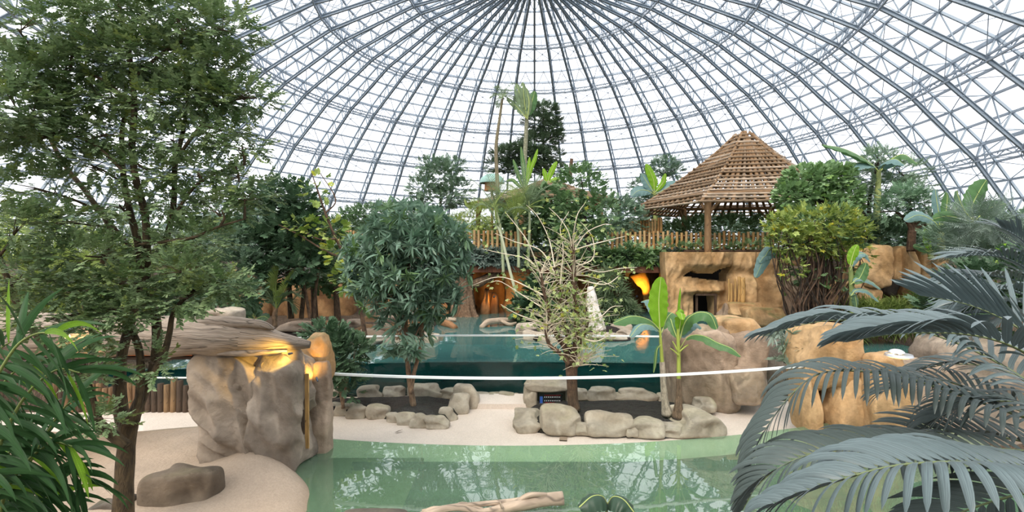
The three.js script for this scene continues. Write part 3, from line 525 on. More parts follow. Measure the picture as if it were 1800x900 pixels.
// picket fence on the bridge
function pickets(label, x0, y0, x1, y1, D0_, D1_, h, n, seed) {
  const f = thing('picket_fence', label, 'fence', P((x0 + x1) / 2, (y0 + y1) / 2, (D0_ + D1_) / 2)), r = rng(seed);
  const a = P(x0, y0, D0_), b = P(x1, y1, D1_);
  const gs = [0, 1, 2].map((k) => boxUV(sweep([V(0, 0, 0), V(0.006 * k, 0.6, 0), V(0, 1, 0)], [0.085, 0.083, 0.076], { seg: 7, steps: 3, wob: 0.12, seed: seed + k })));
  const ms = [M.woodPale, std({ color: '#d3a263', map: T.grain, roughness: 0.75 }), std({ color: '#e8c48c', map: T.grain, roughness: 0.75 })];
  for (let i = 0; i < n; i++) { const w = a.clone().lerp(b, (i + 0.5) / n), m = shade(new THREE.Mesh(gs[Math.floor(r() * 3)], ms[Math.floor(r() * 3)])); m.name = 'picket'; m.position.copy(w).sub(f.position); m.scale.set(1, h * (0.93 + 0.12 * r()), 1); m.rotation.z = (r() - 0.5) * 0.05; f.add(m); }
  for (const k of [0.25, 0.78]) part('rail', sweep([a.clone().add(V(0, h * k, -0.08)), a.clone().lerp(b, 0.5).add(V(0, h * k, -0.08)), b.clone().add(V(0, h * k, -0.08))], 0.045, { seg: 7 }), M.wood, f);
  return f;
}
pickets('pale wooden picket fence on the bridge left of the palms, over dark hanging greenery', 797, 437, 935, 437, BD, BD, 1.05, 17, 31);
pickets('pale wooden picket fence on the bridge in front of the gazebo', 1064, 438, 1362, 441, BD, 27.6, 1.05, 36, 32);
pickets('short stretch of distant picket fence showing left of the mango tree crown', 560, 426, 640, 423, 34, 33, 0.75, 16, 33);
pickets('low far picket fence running towards the gazebo post behind the front fence', 1105, 414, 1165, 409, 33, 31, 0.95, 12, 34);
{
  const k = thing('kerb_logs', 'row of brown logs edging the planted bridge parapet below the gazebo fence', 'edging', P(1280, 441, 27.3)), n = 8;
  for (let i = 0; i < n; i++) { const x0 = 1202 + i * 20.5; part('log', sweep([P(x0, 441.5, 27.2), P(x0 + 10, 441, 27.2), P(x0 + 19.5, 441.5, 27.2)], 0.075, { seg: 8, wob: 0.2, seed: i, steps: 6 }), M.woodDark, k); }
}
// a sculpted rock face standing on the line D(x, y), with openings that go back by thick
function sheetRock(x0, x1, y0, y1, st, D, hole, thick, kind, seed) {
  const nx = Math.round((x1 - x0) / st), ny = Math.round((y1 - y0) / st), pos = [], idx = [], id = (i, j) => j * (nx + 1) + i, open = (i, j) => i < 0 || j < 0 || i >= nx || j >= ny || hole(x0 + (i + 0.5) * st, y0 + (j + 0.5) * st);
  for (let j = 0; j <= ny; j++) for (let i = 0; i <= nx; i++) { const p = P(x0 + i * st, y0 + j * st, 26.7); p.z = -D(x0 + i * st, y0 + j * st); pos.push(p.x, p.y, p.z); }
  const wall = (a, b) => { const n = pos.length / 3; for (const k of [a, b]) pos.push(pos[k * 3], pos[k * 3 + 1], pos[k * 3 + 2]); for (const k of [a, b]) pos.push(pos[k * 3], pos[k * 3 + 1], pos[k * 3 + 2] - thick); idx.push(n, n + 1, n + 2, n + 1, n + 3, n + 2); };
  for (let j = 0; j < ny; j++) for (let i = 0; i < nx; i++) { if (open(i, j)) continue; const a = id(i, j), b = id(i + 1, j), c = id(i, j + 1), d = id(i + 1, j + 1); idx.push(a, c, b, b, c, d); if (open(i - 1, j)) wall(a, c); if (open(i + 1, j)) wall(d, b); if (open(i, j - 1)) wall(b, a); if (open(i, j + 1)) wall(c, d); }
  return boxUV(rockPaint(geoOf(pos, idx), kind, seed, 0.3));
}
// rock house right of the bridge
{
  const g = thing('rock_facade', 'warm tan sculpted rock facade with a doorway and a slanting window hole beneath the fence', 'rock', P(1280, 560, 27.2));
  const R = (n, x0, y0, x1, y1, D, dp, s, k = 'warm', o = {}) => part(n, rockAt(x0, y0, x1, y1, D, dp, s, k, { det: 14, box: 0.7, amp: 0.1, moss: 0.3, ...o }), M.rock, g);
  const poly = (pts) => (x, y) => { let c = false; for (let i = 0, j = pts.length - 1; i < pts.length; j = i++) { const [a, b] = pts[i], [d, e] = pts[j]; if (b > y !== e > y && x < (d - a) * (y - b) / (e - b) + a) c = !c; } return c; };
  const win = poly([[1207, 486], [1216, 475], [1229, 480], [1250, 481], [1265, 471], [1284, 467], [1282, 496], [1245, 492]]), door = poly([[1223, 519], [1258, 518], [1259, 600], [1223, 600]]);
  const face = (x, y) => { let D = 26.9 - 0.9 * sstep(486, 462, y) * sstep(1195, 1215, x) - 0.35 * sstep(520, 510, y) * sstep(500, 512, y) * sstep(1195, 1212, x) * sstep(1285, 1262, x);
    D -= 0.9 * sstep(1278, 1296, x) * sstep(460, 500, y); D += 0.8 * sstep(1318, 1332, x) * sstep(1350, 1336, x); D -= 0.4 * sstep(1226, 1200, x) * sstep(480, 520, y);
    D += 0.75 * fbm(x * 0.026, y * 0.008, 4, 3) + 0.16 * fbm(x * 0.09, y * 0.06, 9, 3) + 0.25 * Math.abs(N3(x * 0.05, y * 0.02, 2)); D -= 0.9 * Math.pow(sstep(545, 600, y), 2); return D; };
  part('rock_front', sheetRock(1170, 1394, 443, 604, 2, face, (x, y) => win(x, y) || door(x, y), 1.0, 'warm', 303), M.rock, g);
  R('ledge_rock', 1290, 532, 1350, 556, 25.0, 1.2, 308, 'warm', { moss: 0.8, cuts: 9 });
  R('ledge_rock', 1322, 542, 1392, 574, 24.0, 1.5, 309, 'warm', { moss: 1, cuts: 9 });
  R('root_rock', 1268, 534, 1296, 580, 25.6, 0.8, 310, 'tan', { box: 0.3 });
  const dk = P(1240, 545, 28.0), bx = new THREE.BoxGeometry(4.6, 4.2, 0.1).translate(dk.x + 0.5, 3.0, dk.z - 0.8); part('interior_shade_panel', bx, M.dark, g);  // near-black panel paints in the shade behind door and window
  const fr = new Bars(); fr.bar(P(1224.5, 575, 26.9), P(1224.5, 519, 26.9), 0.08, 0.12); fr.bar(P(1257.5, 568, 26.75), P(1257.5, 519, 26.75), 0.08, 0.12); fr.bar(P(1222, 518, 26.75), P(1260, 518, 26.75), 0.1, 0.1); part('door_frame', boxUV(fr.geo()), M.woodDark, g);
  const bm = thing('bamboo_stubs', 'cluster of pale bamboo stubs leaning on the tan rock facade', 'bamboo', P(1295, 532, 25.9)), hs = [[1281, 490, 530, 3], [1285, 498, 532, 4], [1292, 490, 530, 4], [1299, 486, 531, 5], [1305, 488, 533, 9]];
  for (const [x, y0, y1, w] of hs) part('cane', sweep([P(x, y1, 25.85), P(x + 0.6, (y0 + y1) / 2, 25.85), P(x, y0, 25.85)], w / FP * 13, { seg: 9, wob: 0.06, seed: x }), M.woodPale, bm);
}
// waterside rock wall right of the tank, and the rocks behind it
{
  const g = thing('rock_wall', 'long grey-tan rock retaining wall closing the right end of the teal tank', 'rock', P(1270, 715, 15));
  const R = (n, x0, y0, x1, y1, D, dp, s, k = 'tan', o = {}) => part(n, rockAt(x0, y0, x1, y1, D, dp, s, k, { det: 22, box: 0.82, amp: 0.09, cuts: 5, fold: 0.12, ...o }), M.rock, g);
  R('wall_rock', 1182, 585, 1216, 728, 15.2, 1.2, 321, 'tan', { flute: 0.08 });
  R('wall_rock', 1206, 582, 1300, 724, 15.0, 1.6, 322, 'tan', { det: 24, flute: 0.14 });
  R('wall_rock', 1284, 588, 1350, 706, 14.9, 1.6, 323, 'tan', { det: 20, flute: 0.1 });
  R('corner_rock', 1278, 560, 1345, 606, 15.6, 1.6, 324, 'warm', { moss: 0.9 });
  R('low_rock', 1296, 650, 1345, 712, 14.5, 0.9, 325, 'tan', {});
  R('low_rock', 1336, 600, 1392, 700, 15.4, 1.2, 326, 'slate', {});
  const far = thing('rock_outcrop', 'tall warm rock outcrop of fluted blocks with a dark overhang on the far right', 'rock', P(1590, 520, 23));
  const Q = (n, x0, y0, x1, y1, D, dp, s, k = 'warm', o = {}) => part(n, rockAt(x0, y0, x1, y1, D, dp, s, k, { det: 18, box: 0.9, amp: 0.08, moss: 0.7, cuts: 5, fold: 0.1, ...o }), M.rock, far);
  Q('slab_rock', 1514, 433, 1572, 508, 22.2, 1.5, 331, 'warm', { det: 24, cuts: 8 });
  Q('slab_rock', 1575, 437, 1594, 494, 22.8, 1.3, 332);
  Q('slab_rock', 1597, 434, 1619, 491, 22.4, 1.3, 333);
  Q('slab_rock', 1622, 439, 1643, 520, 22.9, 1.4, 334);
  Q('slab_rock', 1646, 441, 1676, 520, 22.6, 1.4, 335);
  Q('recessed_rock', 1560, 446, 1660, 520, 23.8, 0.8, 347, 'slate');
  Q('foot_rock', 1494, 498, 1552, 560, 22.4, 1.6, 336, 'warm');
  Q('foot_rock', 1592, 500, 1680, 560, 23.4, 1.6, 337, 'orange', { moss: 0.1 });
  Q('back_rock', 1510, 480, 1640, 560, 24.4, 1.0, 338, 'orange', { moss: 0 });
  Q('pinnacle_rock', 1392, 470, 1420, 560, 25.0, 1.2, 339, 'tan');
  // pillar right of the barrier, lamp on it
  const q = thing('rock_gate', 'yellow lamplit rock pillar and wall with a dark doorway behind the big palm', 'rock', P(1500, 750, 12));
  const G = (n, x0, y0, x1, y1, D, dp, s, k = 'warm', o = {}) => part(n, rockAt(x0, y0, x1, y1, D, dp, s, k, { det: 24, box: 0.85, amp: 0.09, moss: 0.2, fold: 0.12, cuts: 4, ...o }), M.rock, q);
  G('pillar_rock', 1422, 575, 1524, 686, 12.4, 1.2, 341);
  G('pillar_rock', 1424, 664, 1450, 770, 12.2, 1.0, 342);
  G('pillar_rock', 1480, 664, 1556, 775, 12.2, 1.0, 343);
  G('lamp_column', 1550, 628, 1616, 780, 11.6, 0.8, 346, 'warm', { box: 0.9 });
  G('wall_rock', 1510, 640, 1700, 790, 12.6, 1.2, 344, 'tan');
  G('wall_rock', 1680, 600, 1860, 800, 12.9, 1.6, 345, 'grey');
  const dk = P(1465, 720, 13.2), bx = new THREE.BoxGeometry(1.2, 2.4, 0.1).translate(dk.x, 1.2, dk.z); part('doorway_shade_panel', bx, M.dark, q);  // near-black slab whose colour stands for the shade inside the doorway
  const lp = thing('wall_lamp', 'round silver lamp fixture on the lamplit rock behind the big palm', 'lamp', P(1580, 612, 11.5));
  part('rim', new THREE.CylinderGeometry(0.26, 0.28, 0.05, 28).translate(...P(1580, 624, 11.3).toArray()), std({ color: '#c8ccd0', roughness: 0.3, metalness: 0.6 }), lp);
  part('cap', new THREE.SphereGeometry(0.16, 20, 10, 0, 6.3, 0, 1.57).scale(1, 0.55, 1).translate(...P(1576, 620, 11.3).toArray()), std({ color: '#d8dde0', roughness: 0.25, metalness: 0.4 }), lp);
  part('lamp_face', new THREE.CylinderGeometry(0.2, 0.2, 0.02, 24).translate(...P(1580, 627.5, 11.3).toArray()), std({ color: '#fff0cf', emissive: '#ffca6a', emissiveIntensity: 2 }), lp);
  const s = new THREE.SpotLight('#ffd49a', 1.8, 0, 1.2, 0.6); s.position.copy(P(1582, 622, 11.25)); s.target.position.copy(P(1570, 720, 11.9)); s.castShadow = true; scene.add(s, s.target);
  const s2 = new THREE.SpotLight('#ffd49a', 1.2, 0, 1.1, 0.7); s2.position.copy(P(1572, 622, 11.2)); s2.target.position.copy(P(1470, 640, 12.3)); s2.castShadow = true; scene.add(s2, s2.target);
}
// left: orange rock wall behind the beds, stones on the shore, driftwood
{
  const g = thing('orange_wall', 'long orange-brown sculpted rock wall behind the planted bank left of the mango tree', 'rock', P(540, 560, 25));
  const xs = [[400, 432, 478, 566], [428, 470, 494, 566], [462, 512, 492, 566], [505, 545, 488, 564], [545, 582, 497, 562], [576, 614, 500, 560], [608, 652, 498, 560], [645, 690, 500, 560], [684, 725, 502, 560], [718, 762, 500, 562]];
  xs.forEach(([x0, x1, y0, y1], i) => part('wall_rock', rockAt(x0 - 3, y0 + 3 * Math.sin(i * 2), x1 + 3, y1 + 8, 25 + 0.25 * (i % 3) + (i > 5 ? 1.5 : 0), 1.0, 401 + i, 'orange', { det: 12, box: 0.8, amp: 0.12, moss: 0.1 }), M.rock, g));
  const st = [[612, 596, 40, 16], [648, 594, 44, 14], [690, 592, 40, 15], [722, 590, 36, 13], [640, 583, 34, 12], [668, 581, 30, 12], [700, 578, 34, 12], [620, 574, 30, 12], [655, 569, 34, 13], [690, 567, 36, 13], [728, 572, 30, 12], [746, 582, 26, 12], [560, 577, 60, 12], [515, 582, 70, 14]];
  const or = ['first', 'second', 'third', 'fourth'], kinds = ['orange', 'tan', 'orange', 'tan'];
  st.forEach(([x, y, w, h], i) => { boulder(`flat bank stone, ${i + 1 < 5 ? ['first', 'second', 'third', 'fourth'][i] + ' from the left at the water edge' : i < 12 ? ['leftmost of the three middle stones', 'central one of the three middle stones', 'rightmost of the three middle stones', 'leftmost of the upper stones', 'second of the upper stones', 'third of the upper stones', 'highest stone beside the trunk column'][[4, 5, 6, 7, 8, 9, 10, 11].indexOf(i)] ?? 'lowest stone beside the trunk column' : ['right', 'left'][i - 12] + ' one of the two long grey stones on the bank'}`, null, x - w / 2, y - h, x + w / 2, y + 3, D0(y, 1.35), w / FP * 20, 421 + i, kinds[i % 4], { det: 6, box: 0.55 }); });
  const rim = [[575, 606, 60, 14], [640, 606, 62, 12], [690, 604, 54, 12], [738, 603, 56, 15]];
  rim.forEach(([x, y, w, h], i) => boulder(`pale waterline stone, ${or[i]} from the left on the far tank edge`, 'pale stones on the far tank edge', x - w / 2, y - h, x + w / 2, y + 4, D0(y, 1.13), 1.1, 441 + i, 'pale', { det: 7, box: 0.65 }));
  solo('driftwood', 'pale driftwood branch lying on the stones left of the trunk column', 'driftwood', sweep([P(744, 561, 26.5), P(765, 563, 26.5), P(785, 561, 26.4), P(802, 562, 26.4)], [0.1, 0.13, 0.12, 0.1], { seg: 10, wob: 0.2, seed: 2, steps: 14 }), M.drift);
  solo('driftwood', 'reddish driftwood log pointing down into the dark water below the pale branch', 'driftwood', sweep([P(768, 566, 26), P(785, 569, 25), P(800, 576, 24.2)], [0.16, 0.2, 0.14], { seg: 10, wob: 0.2, seed: 3, steps: 12 }), std({ color: '#b08258', map: T.grain, roughness: 0.8 }));
  solo('driftwood', 'forked driftwood branch lying in the dark water in front of the pinnacle rocks', 'driftwood', merge([sweep([P(846, 575, 24.4), P(858, 566, 25), P(880, 563, 25.4), P(905, 562, 25.6)], [0.12, 0.15, 0.13, 0.1], { seg: 10, wob: 0.2, seed: 4, steps: 16 }), sweep([P(880, 563, 25.4), P(895, 570, 25), P(908, 567, 25)], [0.1, 0.09, 0.05], { seg: 8, wob: 0.2, seed: 5, steps: 8 })]), M.drift);
  solo('shore_rock', 'orange shore rock under the bridge behind the forked driftwood', 'rock', rockAt(905, 548, 932, 572, 26.5, 1, 451, 'orange', { det: 8, box: 0.4, moss: 0 }), M.rock);
  solo('shore_rock', 'flat orange shore rock by the water under the middle of the bridge', 'rock', rockAt(890, 554, 912, 566, 26.8, 0.8, 452, 'orange', { det: 8, box: 0.4, moss: 0 }), M.rock);
  // island with the dead white trunk
  const is = [[925, 590, 34, 22], [942, 598, 40, 16], [975, 601, 46, 14], [1012, 600, 40, 12], [1045, 598, 44, 11], [1080, 598, 46, 13], [1104, 594, 30, 16], [1095, 580, 34, 12]];
  is.forEach(([x, y, w, h], i) => boulder(`pale rim stone, ${['first', 'second', 'third', 'fourth', 'fifth', 'sixth', 'seventh', 'eighth'][i]} from the left around the small tank island`, 'rim stones of the island', x - w / 2, y - h, x + w / 2, y + 4, D0(y, 1.13) - 0.2, 0.9, 461 + i, 'pale', { det: 7, box: 0.5 }));
  const pos = V(0, 0, 0), c = onLevel(1015, 585, 1.3); const e = rock(9.0 * 0.5, 0.5, 2.8, 471, 'slate', { det: 8, box: 0.2, amp: 0.1, moss: 0 }); e.translate(c.x, 1.0, c.z); const m = solo('island_soil', 'dark soil mound of the small island in the tank', 'soil', e, M.soil); m.userData.kind = 'stuff';
}
// dead white trunk on the island
{
  const t = thing('dead_trunk', 'bleached white dead tree trunk with a flared ragged foot on the small island', 'tree trunk', P(1042, 578, 22)), r = rng(8);
  part('trunk', sweep([P(1038, 505, 22.2), P(1039, 514, 22.1), P(1041, 525, 22), P(1043, 550, 22), P(1045, 580, 22)], [0.14, 0.17, 0.2, 0.28, 0.5], { seg: 26, steps: 30, rough: 0.35, seed: 3 }), M.dead, t);
  for (let k = 0; k < 9; k++) { const x = 1026 + k * 4.6; part('root_ridge', sweep([P(lerp(1042, x, 0.35), 535, 21.8), P(lerp(1042, x, 0.75), 560, 21.6), P(x, 581, 21.5 + 0.3 * Math.abs(k - 4) / 4)], [0.03, 0.06, 0.07], { seg: 6, steps: 8, wob: 0.3, seed: k }), M.dead, t); }
}
// ------------------------------------------------------------------ gazebo roofs of log laths
function gazebo(name, label, cx, D, he, hp, rad, rot, rows, slats, posts) {
  const C = V((cx - HX) / FP * D, 0, -D), t = thing(name, label, 'gazebo', V(C.x, 4.85, C.z)), r = rng(rows * 7 + 1);
  // rafters flare outward toward the eave
  const prof = (k) => [rad * (0.05 + 0.95 * Math.pow(k, 1.08)), EYE + hp - (hp - he) * (1.2 * k - 0.2 * k * k)];
  const corner = (i, k) => { const [q, y] = prof(k), a = rot + i * Math.PI / 3; return V(C.x - q * Math.cos(a), y, C.z + q * Math.sin(a)); };
  for (let i = 0; i < 6; i++) {
    part('hip_rafter', sweep([0.02, 0.25, 0.5, 0.75, 1].map((k) => corner(i, k)), 0.09, { seg: 7, wob: 0.15, seed: i, steps: 12 }), M.wood, t);
    for (let s = 1; s < slats; s++) { const f = s / slats, k0 = Math.max(0.03, 0.04 + 0.5 * Math.abs(f - 0.5) * (s % 2 ? 1 : 0.6)); part('rafter', sweep([k0, lerp(k0, 1, 0.33), lerp(k0, 1, 0.66), 0.985].map((k) => corner(i, k).lerp(corner(i + 1, k), f + (r() - 0.5) * 0.02).add(V(0, -0.04, 0))), 0.075 + 0.04 * r(), { seg: 6, wob: 0.15, seed: s, steps: 6, flat: 0.5 }), s % 4 ? M.wood : M.lath, t); }
    for (let j = 1; j <= rows; j++) { const k = j / rows, a0 = corner(i, k), b0 = corner(i + 1, k), ex = Math.min(0.06, 0.16 / a0.distanceTo(b0)), a = a0.clone().lerp(b0, -ex * r()), b = b0.clone().lerp(a0, -ex * r()), o = () => (r() - 0.5) * 0.07; part('lath', sweep([a.clone().add(V(0, 0.07 + o(), 0)), a.clone().lerp(b, 0.5).add(V(0, 0.05 + o(), 0)), b.clone().add(V(0, 0.07 + o(), 0))], 0.06 + 0.02 * r(), { seg: 6, wob: 0.2, seed: i * 31 + j, steps: 5 }), r() > 0.4 ? M.lath : M.drift, t); }
  }
  part('finial', sweep([V(C.x, EYE + hp - 0.5, C.z), V(C.x, EYE + hp + 0.05, C.z)], [0.3, 0.16], { seg: 8 }), M.wood, t);
  if (posts) for (let i = 0; i < 6; i++) {
    const p = corner(i, 0.86), y1 = p.y - 0.05, top = V(p.x, y1, p.z), m = V(p.x, 4.9, p.z);
    part('post', sweep([m, m.clone().lerp(top, 0.5), top], [0.19, 0.17, 0.2], { seg: 10, wob: 0.1, seed: i, steps: 6 }), M.wood, t);
    for (const s of [-1, 1]) { const q = corner(i + s, 0.86), e = top.clone().lerp(q, 0.16); e.y = y1; part('brace', sweep([V(p.x, y1 - 1.1, p.z), e], 0.085, { seg: 7, steps: 3 }), M.wood, t); }
    const nx = corner(i + 1, 0.86); part('ring_beam', sweep([top, top.clone().lerp(nx, 0.5), V(nx.x, nx.y - 0.05, nx.z)], 0.13, { seg: 7, steps: 5 }), M.wood, t);
  }
  return t;
}
gazebo('gazebo', 'tall pointed gazebo of bare brown log laths on posts behind the bridge fence', 1308, 31, 2.55, 7.5, 7.0, -0.22, 19, 13, true);
gazebo('far_gazebo', 'lower brown lath roof of a farther hut mostly hidden behind the central palms', 965, 38, 3.5, 5.5, 6.4, 0.1, 12, 14, true);
{
  const t = thing('dome_lantern', 'pale teal dome cap on an orange wooden drum beside the farther lath roof', 'dome', P(865, 350, 41));
  const c = P(865, 321, 41); part('drum', merge([new THREE.CylinderGeometry(0.62, 0.66, 0.7, 24).translate(c.x, c.y - 0.35, c.z), new THREE.CylinderGeometry(0.12, 0.12, 6, 10).translate(c.x, c.y - 3.2, c.z)]), std({ color: '#c8854a', map: T.grain, roughness: 0.7 }), t);
  part('dome_cap', new THREE.SphereGeometry(1.05, 28, 14, 0, 6.29, 0, 1.65).scale(1, 0.72, 1).translate(c.x, c.y, c.z), std({ color: '#8fb5ac', roughness: 0.35 }), t);
}
solo('boulder', 'pale pointed rock showing above the grey log behind the big rock', 'boulder', rockAt(356, 541, 406, 572, 13, 0.8, 490, 'pale', { det: 9, box: 0.4 }), M.rock);
{ const y = 0.06, a = onLevel(694, 760, y), b = onLevel(708, 756, y); solo('fallen_leaf', 'single dry brown curled leaf lying on the pale sand path', 'leaf', blade(a, b.clone().sub(a).normalize().add(V(0, 0.25, 0)), V(0, 0, 1), 0.26, 0.07, { droop: 0.5, fold: 0.3 }), std({ color: '#5b4636', roughness: 0.9, side: THREE.DoubleSide })); }
// driftwood branch in the foreground
{
  const t = thing('driftwood_branch', 'pale forked driftwood branch lying over the green water at the front', 'branch', P(870, 890, 8.25));
  part('stem', sweep([P(730, 908, 8.12), P(800, 892, 8.25), P(850, 900, 8.25), P(905, 890, 8.25), P(950, 880, 8.38), P(989, 875, 8.44)], [0.037, 0.056, 0.062, 0.088, 0.106, 0.112], { seg: 12, steps: 30, wob: 0.2, seed: 3 }), M.drift, t);
  part('side_branch', sweep([P(742, 898, 8.25), P(800, 889, 8.28), P(850, 886, 8.31), P(900, 881, 8.38), P(940, 874, 8.38), P(985, 871, 8.44)], [0.025, 0.037, 0.044, 0.044, 0.044, 0.037], { seg: 10, steps: 30, wob: 0.2, seed: 5 }), M.drift, t);
  part('side_branch', sweep([P(735, 905, 8.25), P(760, 895, 8.25), P(790, 894, 8.25), P(815, 887, 8.31), P(850, 897, 8.25)], [0.025, 0.044, 0.037, 0.044, 0.037], { seg: 10, steps: 22, wob: 0.2, seed: 7 }), M.drift, t);
  part('twig', sweep([P(905, 884, 8.31), P(930, 871, 8.31), P(960, 869, 8.38)], [0.037, 0.050, 0.037], { seg: 8, steps: 10, wob: 0.2, seed: 8 }), M.drift, t);
  part('twig', sweep([P(883, 893, 8.12), P(878, 882, 8.12)], [0.025, 0.015], { seg: 6, steps: 4 }), M.drift, t);
  solo('bank_stone', 'dark wet stone edge at the near end of the green pool', 'rock', rockAt(588, 897, 712, 930, 8.2, 0.16, 480, 'slate', { det: 8, box: 0.4 }), M.rock);
}

// ------------------------------------------------------------------ leaves
// a leaf from its base along a curve: dir is where it starts, wide the direction across it, droop bends it down
function blade(base, dir, wide, len, wid, { droop = 0.4, seg = 6, fold = 0.18, prof = 0, curl = 0, tears = 0, r = null, tip = 0 } = {}) {
  const pos = [], uv = [], idx = [], d = dir.clone().normalize(), p = base.clone(), cols = tears || fold > 0 ? 3 : 2; let side = wide.clone().addScaledVector(d, -wide.dot(d)).normalize();
  for (let i = 0; i <= seg; i++) {
    const t = i / seg; let w;
    if (prof === 0) w = Math.pow(Math.sin(Math.PI * Math.pow(Math.min(1, t * 0.97 + 0.015), 0.7)), 0.8);         // lance-shaped
    else if (prof === 1) w = Math.min(1, t * 7 + 0.15) * Math.pow(Math.max(0, 1 - Math.pow(t, 4.5)), 0.6);         // strap
    else w = Math.pow(Math.sin(Math.PI * Math.pow(clamp(t * 0.985 + 0.012), 0.85)), 0.42);                           // paddle
    if (i === seg) w = Math.max(0.02, tip);
    w *= wid / 2;
    const nrm = V().crossVectors(side, d).normalize(); if (nrm.y < 0) nrm.negate();
    const s2 = r ? 1 + 0.12 * (r() - 0.5) : 1;
    const e = fold * w + (r ? 0.06 * wid * (r() - 0.5) : 0);
    const L = p.clone().addScaledVector(side, -w * s2).addScaledVector(nrm, -e), R = p.clone().addScaledVector(side, w / s2).addScaledVector(nrm, -e);
    pos.push(L.x, L.y, L.z, p.x, p.y, p.z, R.x, R.y, R.z); uv.push(0, t, 0.5, t, 1, t);
    d.y -= droop / seg * (0.4 + 1.2 * t); if (curl) d.addScaledVector(side, curl / seg); d.normalize(); side.addScaledVector(d, -side.dot(d)).normalize();
    p.addScaledVector(d, len / seg);
  }
  for (let i = 0; i < seg; i++) { const a = i * 3; idx.push(a, a + 1, a + 3, a + 1, a + 4, a + 3, a + 1, a + 2, a + 4, a + 2, a + 5, a + 4); }
  return geoOf(pos, idx, uv);
}
// twig with leaves along it, growing along +x; copied many times to make a crown
function sprig(n, L, leafLen, leafWid, { spread = 1.0, droop = 0.3, whorl = false, seed = 1, seg = 2, prof = 0, flat = 0.4, fold = 0.15, stem = 0.006 } = {}) {
  const r = rng(seed), list = [];
  for (let i = 0; i < n; i++) {
    const f = whorl ? 0.85 + 0.15 * r() : (i + 0.6) / n, a = whorl ? i / n * 6.28 + r() * 0.4 : (i % 2 ? 1 : -1) * (Math.PI / 2) + (r() - 0.5) * 1.4, sp = spread * (whorl ? 0.7 + 0.5 * r() : 1 - 0.4 * f);
    const o = V(f * L, 0.02 * L * Math.sin(f * 9), 0), d = V(Math.cos(sp), Math.cos(a) * Math.sin(sp) * (whorl ? 1 : flat) + 0.1, Math.sin(a) * Math.sin(sp)).normalize();
    list.push(blade(o, d, V(-d.z, (r() - 0.5) * 0.9, d.x), leafLen * (0.75 + 0.5 * r()), leafWid * (0.8 + 0.4 * r()), { droop, seg, fold, prof }));
  }
  const st = sweep([V(0, 0, 0), V(L * 0.5, 0.01 * L, 0), V(L * 0.95, 0, 0)], stem, { seg: 3, steps: 2, cap: false });
  return merge([...list, st]);
}
// crown: copies of a sprig scattered through blobs {c, r:[rx,ry,rz], n}
function foliage(parent, blobs, geo, mat, seed, { shell = 0.55, up = 0.2, hang = 0, lo = 0.75, hi = 1.25, colA = '#ffffff', colB = '#b8c4a8', colC, flat = 0, name = 'foliage', world = false } = {}) {
  const r = rng(seed), tot = blobs.reduce((s, b) => s + b.n, 0), im = new THREE.InstancedMesh(geo, mat, tot), m = new THREE.Matrix4(), q = new THREE.Quaternion(), A = lin(colA), B = lin(colB), C = colC && lin(colC); let k = 0;
  const o = parent.position;
  for (const b of blobs) for (let i = 0; i < b.n; i++) {
    const u = V(r() * 2 - 1, r() * 2 - 1, r() * 2 - 1); if (u.lengthSq() > 1 || u.lengthSq() < 0.01) { i--; continue; }
    const l = u.length(); u.multiplyScalar(Math.pow(l, 1 - shell) / l * (0.9 + 0.2 * r()));
    const bump = 1 + 0.22 * fbm(u.x * 2 + b.c.x, u.y * 2 + b.c.y, u.z * 2 + seed, 2);
    const p = V(b.c.x + u.x * b.r[0] * bump, b.c.y + u.y * b.r[1] * bump, b.c.z + u.z * b.r[2] * bump);
    const d = V(u.x + (r() - 0.5) * 1.1, u.y * (1 - flat) + up + (r() - 0.5) * 0.8 * (1 - flat) - hang, u.z + (r() - 0.5) * 1.1).normalize();
    let side = V().crossVectors(V(0, 1, 0), d); if (side.lengthSq() < 0.01) side = V(1, 0, 0); side.normalize();
    const upv = V().crossVectors(d, side), tw = (r() - 0.5) * (flat ? 0.6 : 1.6); upv.applyAxisAngle(d, tw); side.crossVectors(d, upv).normalize();
    m.makeBasis(d, upv, side); q.setFromRotationMatrix(m); const s = lerp(lo, hi, r());
    m.compose(p.sub(o), q, V(s, s, s)); im.setMatrixAt(k, m);
    const t = r(); im.setColorAt(k, C && r() < 0.22 ? mixc(A, C, r()) : mixc(A, B, t)); k++;
  }
  im.name = name; im.userData.kind = 'stuff'; shade(im); parent.add(im); return im;
}
const blobAt = (x, y, rx, ry, D, n, dz = 1) => ({ c: P(x, y, D), r: [rx * D / FP, ry * D / FP, Math.min(rx, ry * 1.5) * D / FP * dz], n });
const pathPx = (pts, D) => pts.map(([x, y, d]) => P(x, y, d ?? D));
function stemsPart(t, name, list, mat, o = {}) { list.forEach(([pts, D, r], i) => part(name, sweep(pathPx(pts, D), r.map((k) => k * D / FP), { seg: o.seg ?? 8, wob: o.wob ?? 0.12, seed: i + 3, steps: (pts.length - 1) * 4, rough: o.rough ?? 0.1 }), mat, t)); }
